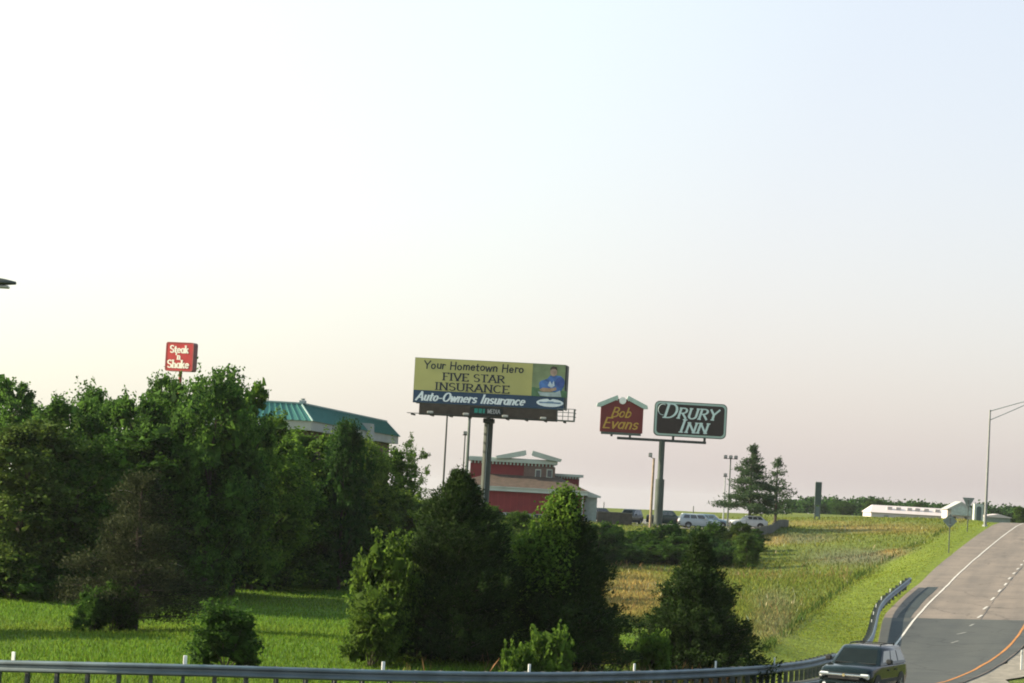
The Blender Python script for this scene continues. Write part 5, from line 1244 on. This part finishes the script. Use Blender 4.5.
D = 420; t = far_root('green_shed', 996, 520, D, 'low grey green shed right of the highway lamp'); MB().box(-1.6, 2.4, 0, 5, -.3, .9).build('wall', mat('shed_green', (.20, .24, .22)), t)
b = MB(); b.prism([(-1.8, .902), (2.6, .902), (2.6, 1.0), (.4, 1.5), (-1.8, 1.1)], -.3, 5.3); b.build('roof', white_r, t)

# ------------------------------------------------------------------ vehicles
rubber = mat('tyre_rubber', (.018, .018, .018), rough=.85, var=.2); rimm = mat('alloy', (.36, .37, .37), rough=.35, metal=.7, var=.05)
blackp = mat('black_plastic', (.02, .021, .022), rough=.6, var=.1); lens = glass_mat('headlamp', (.62, .64, .64)); redlens = mat('tail_lamp', (.28, .02, .02), rough=.25, var=.05); chrome = mat('chrome', (.62, .63, .62), rough=.22, metal=.85, var=.03)
carglass = mat('car_glass', (.010, .014, .014), rough=.12, var=.15, spec=.10)
sideglass = mat('side_glass', (.02, .028, .03), rough=.05, var=.1, spec=.8, coat=.5)
def wheel(t, x, y, rad, side):
    b = MB(); n = 20; prof = [(-.11, .62), (-.11, .93), (-.07, 1.0), (.07, 1.0), (.11, .93), (.11, .62)]
    rings = [[(x + rad * k * math.cos(6.2832 * j / n), y + u, rad + rad * k * math.sin(6.2832 * j / n)) for u, k in prof] for j in range(n + 1)]
    b.loft(rings, caps=False, closed=True); w = b.build('wheel', rubber, t, True)
    r_ = MB(); r_.tube([(x, y - .08, rad), (x, y + .08, rad)], rad * .63, 16)
    for k in range(5):
        a = k * 1.2566; r_.box(0, 0, 0, 0, 0, 0) if False else None
        r_.tube([(x, y + side * .085, rad), (x + rad * .55 * math.cos(a), y + side * .09, rad + rad * .55 * math.sin(a))], .035, 5)
    r_.build('rim', rimm, w, True)
def car(name, label, loc, rz, paint, L=4.6, Wc=1.8, H=1.7, hood=1.0, belt=1.05, x_wb=1.35, x_rf=2.0, x_rr=4.2, x_rb=4.5, bed=None, rad=.34, rack=False, grille=False, detail=True, cat='car', group=None, deck=None):
    """front at x=0, tail at x=L, shifted so the origin is the middle on the ground; the nose points to -x"""
    t = thing(name, label, cat, loc, rz, group); hx = L / 2; w = Wc / 2
    def sec(x, wv, zb, zs, crown=.03):
        half = [(0, zb), (wv * .80, zb), (wv * .95, zb + .10), (wv, zb + .28), (wv * 1.0, zs - .28), (wv * .965, zs - .07), (wv * .86, zs), (0, zs + crown)]
        full = half + [(-a, z) for a, z in half[-2:0:-1]]; return [(x - hx, a, z) for a, z in full]
    zr_ = belt if bed is None else bed
    zd = deck if deck else zr_
    S = [sec(0, w * .80, .42, hood * .62, 0), sec(.05, w * .88, .34, hood * .80, .01), sec(.18, w * .95, .27, hood * .93, .03), sec(.45, w * .985, .24, hood * .975, .04), sec(x_wb * .75, w, .22, hood + (belt - hood) * .4, .05), sec(x_wb + .1, w, .22, belt, .04), sec((x_rf + x_rr) / 2, w, .22, belt, .04),
         sec(x_rr if bed is None else x_rb + .02, w, .22, zd if deck else (belt if bed is None else belt), .04), sec(L - .35 if bed is None else x_rb + .12, w * .995, .24, zd if bed is None else bed, .02), sec(L - .08, w * .95, .30, (zd - .06) if bed is None else bed, .0), sec(L, w * .88, .42, zd - .2, 0)]
    body = MB().loft(S).build('body', paint, t, True)
    ch = .10
    def ring(xa, xb, wv, z, e=ch): return [(xa + e - hx, wv, z), (xb - e - hx, wv, z), (xb - hx, wv - e, z), (xb - hx, -wv + e, z), (xb - e - hx, -wv, z), (xa + e - hx, -wv, z), (xa - hx, -wv + e, z), (xa - hx, wv - e, z)]
    zb_, w0, w1 = belt - .03, w * .93, w * .74
    cab = MB().loft([ring(x_wb, x_rb, w0, zb_), ring(x_rf - .05, x_rr + .04, w1 + .02, H - .08), ring(x_rf + .06, x_rr - .04, w1 - .03, H - .02), ring(x_rf + .45, x_rr - .3, w1 * .6, H)]).build('cabin', paint, t, True)
    # panes lie on the sloping cabin faces
    zt_ = H - .10; f0, f1 = .10, .93
    def P(u, v, side):       # side window point: u along the length 0..1 at height v 0..1
        xa = x_wb + (x_rf - .05 - x_wb) * v; xb = x_rb + (x_rr + .04 - x_rb) * v; wv = w0 + (w1 + .02 - w0) * v; z = zb_ + (H - .08 - zb_) * v
        return Vector((xa + .12 + (xb - xa - .24) * u - hx, side * (wv + .006), z))
    spans = [(.05, .36), (.40, .66), (.70, .95)] if bed is None else [(.10, .52), (.56, .92)]
    for side in (-1, 1):
        for a, c3 in spans:
            m_ = MB(); A = [P(a + (.10 if a < .2 else 0) * 0, f0 + .08, side), P(c3, f0 + .08, side), P(c3, f1 - .06, side), P(a, f1 - .06, side)]
            m_.loft([[tuple(p) for p in A], [tuple(p + Vector((0, side * .008, .0))) for p in A]]); m_.build('side_window', sideglass, cab)
    def endpane(nm, xbot, xtop, sgn):
        A = []
        for v, sg in ((f0, 1), (f0, -1), (f1, -1), (f1, 1)):
            x = xbot + (xtop - xbot) * v; wv = (w0 + (w1 + .02 - w0) * v) - .13; A.append(Vector((x + sgn * .006 - hx, sg * wv, zb_ + (H - .08 - zb_) * v)))
        MB().loft([[tuple(p) for p in A], [tuple(p + Vector((sgn * .012, 0, .004))) for p in A]]).build(nm, carglass, cab)
    endpane('windshield', x_wb, x_rf - .05, -1); endpane('rear_window', x_rb, x_rr + .04, 1)
    for x in (L * .185, L * .79):
        for sd in (-1, 1):
            wheel(t, x - hx, sd * (w - .10), rad, sd)
            a_ = MB(); n = 12; A = [(x - hx + (rad + .07) * math.cos(math.pi * k / n), (rad + .02) + (rad + .05) * math.sin(math.pi * k / n)) for k in range(n + 1)]
            a_.loft([[(u, sd * (w + .002), z) for u, z in A], [(u, sd * (w + .012), z) for u, z in A]]); a_.build('wheel_arch', blackp, t)
    hz = hood * .70
    for sd in (-1, 1):
        MB().box(-.012 - hx + .03, .12 - hx, sd * w * .74 - .17, sd * w * .74 + .17, hz - .08, hz + .10, .03).build('headlight', lens, t)
        MB().box(L - .10 - hx, L + .004 - hx, sd * w * .78 - .08, sd * w * .78 + .08, zd - .42, zd - .16, .02).build('taillight', redlens, t)
        m_ = MB().box(x_wb + .38 - hx, x_wb + .56 - hx, sd * (w + .14) - .11, sd * (w + .14) + .11, belt + .02, belt + .20, .04).build('mirror', paint if not grille else blackp, t)
        if detail:
            for u in ((.44, .62) if bed is None else (.46,)): MB().box(L * u - hx, L * u + .18 - hx, sd * (w + .012) - .012, sd * (w + .012) + .012, belt - .22, belt - .18).build('door_handle', blackp if grille else paint, t)
    MB().box(-.06 - hx, .16 - hx, -w * .90, w * .90, .36, .56, .05).build('bumper', paint if grille else blackp, t)
    MB().box(L - .12 - hx, L + .05 - hx, -w * .9, w * .9, .38, .58, .05).build('bumper', blackp, t)
    if not grille: MB().box(-.016 - hx, .05 - hx, -w * .45, w * .45, hz - .09, hz + .07, .02).build('grille', blackp, t)
    if grille:
        MB().box(-.022 - hx, .10 - hx, -w * .58, w * .58, hz - .12, hz + .10, .02).build('grille', blackp, t)
        MB().box(-.045 - hx, .0 - hx, -w * .92, w * .92, hz - .005, hz + .065, .015).build('grille_bar', chrome, t)
        MB().tube([(-.06 - hx, 0, hz + .03), (-.03 - hx, 0, hz + .03)], .05, 12).build('emblem', mat('emblem_gold', (.45, .38, .2), metal=.5, rough=.35), t)
        MB().box(-.075 - hx, -.061 - hx, -.26, .26, .34, .46).build('number_plate', mat('plate_pale', (.55, .56, .52)), t)
        for sd in (-1, 1): MB().tube([(-.058 - hx, sd * w * .70, .44), (-.085 - hx, sd * w * .70, .44)], .06, 12).build('fog_lamp', lens, t)
        for sd in (-1, 1): MB().box(x_wb + .05 - hx, L - 1.0 - hx, sd * (w + .004) - .006, sd * (w + .004) + .006, .50, .62).build('side_moulding', blackp, t)
        MB().box(x_wb - .03 - hx, x_wb + .22 - hx, -w * .78, w * .78, belt + .012, belt + .03).build('wiper_cowl', blackp, t)
    if rack:
        for sd in (-1, 1):
            MB().tube([(x_rf + .35 - hx, sd * w * .58, H - .015), (x_rf + .45 - hx, sd * w * .58, H + .055), (x_rr - .35 - hx, sd * w * .58, H + .055), (x_rr - .25 - hx, sd * w * .58, H - .015)], .022, 6).build('roof_rail', blackp, t)
        for u in (.3, .7): MB().tube([(x_rf + (x_rr - x_rf) * u - hx, -w * .58, H + .05), (x_rf + (x_rr - x_rf) * u - hx, w * .58, H + .05)], .018, 6).build('rack_bar', blackp, t)
    return t
def carpaint(name, col, rough=.25): return mat(name, col, rough=rough, var=.05, scale=1.0, spec=.45, coat=.15)
# the off-roader driving down the ramp towards the camera
q = at(863, 690, 88); off, i_, _ = edge_offset(np.array([q.x]), np.array([q.y])); off = float(off[0]); i_ = int(i_[0]); rx, ry = q.x, q.y; rz0 = EZs[i_] + BANK[i_] * off + .02
fwd = Vector((-tang[i_, 0], -tang[i_, 1], 0)); view = Vector((-rx, -ry, 0)).normalized()
ang = math.atan2(view.y, view.x) - R(16)      # nose towards the camera, swung to the left of the picture
suv = car('black_suv', 'black off-road car with chrome grille bar driving down the ramp towards the camera', (rx, ry, rz0), ang - math.pi, mat('black_green_paint', (.006, .011, .011), rough=.10, var=.05, spec=.28),
    L=4.85, Wc=1.9, H=1.70, hood=1.05, belt=1.11, x_wb=1.28, x_rf=2.05, x_rr=4.45, x_rb=4.78, rad=.37, rack=True, grille=True)
print('SUV off', off, 'pos', rx, ry, rz0, 'station heading', math.degrees(math.atan2(fwd.y, fwd.x)), 'car', math.degrees(ang))
wh_p = carpaint('white_paint', (.46, .47, .48)); sil = carpaint('silver_paint', (.34, .37, .39)); grn = carpaint('dark_green_paint', (.014, .030, .026)); blu = carpaint('blue_grey_paint', (.10, .15, .20)); blk = carpaint('charcoal_paint', (.03, .034, .036))
def park(name, px, base, D, rz, paint, label, cat='car', **kw):
    q = at(px, base, D); z = max(lot_z(q.x, D), at(px, base, D).z) if False else lot_z(q.x, D)
    return car(name, label, (q.x, D, z), R(rz), paint, detail=False, cat=cat, group='vehicles in the restaurant parking lot', **kw)
park('parked_car', 699, 526, 286, 186, sil, 'silver estate car parked at the front of the lot right of the sign pole', L=4.8, H=1.66, hood=.98, x_rf=2.0, x_rr=4.4, x_rb=4.72)
park('parked_pickup', 668, 522, 298, 176, grn, 'dark green pickup truck parked right behind the tall sign pole', 'pickup', L=5.2, H=1.85, Wc=1.95, hood=1.15, belt=1.2, x_wb=1.5, x_rf=2.1, x_rr=3.3, x_rb=3.55, bed=1.2, rad=.4)
park('parked_car', 629, 522, 292, 62, blk, 'dark hatchback parked beside the brick screen wall, left of the sign pole', L=4.4, H=1.75, hood=1.05, x_rr=4.0, x_rb=4.3)
park('parked_car', 712, 519, 309, 170, blu, 'blue grey car parked in the row behind the silver estate car', L=4.5, H=1.6, hood=.95, x_rr=4.0, x_rb=4.35)
park('parked_car', 748, 527, 290, 8, wh_p, 'white hatchback parked behind the trunk of the taller pine', L=4.3, H=1.55, hood=.95, x_rf=1.9, x_rr=3.5, x_rb=4.05)
park('parked_car', 603, 516, 312, 184, blk, 'dark car of which only the roof shows over the brick screen wall', L=4.6, H=1.72, hood=.95, x_rr=4.2, x_rb=4.5)

# ------------------------------------------------------------------ summer haze
hz_ = MB().box(-4200, 4200, -450, 6400, -45.0, 24.0).build('haze', None); hz_['kind'] = 'stuff'
hm = bpy.data.materials.new('haze'); hm.use_nodes = True; N = hm.node_tree.nodes; N.remove(N['Principled BSDF'])
pv = N.new('ShaderNodeVolumePrincipled'); pv.inputs['Density'].default_value = 0.00006; pv.inputs['Color'].default_value = (.72, .75, .80, 1); pv.inputs['Anisotropy'].default_value = .2
hm.node_tree.links.new(pv.outputs[0], N['Material Output'].inputs['Volume']); hz_.data.materials.append(hm)
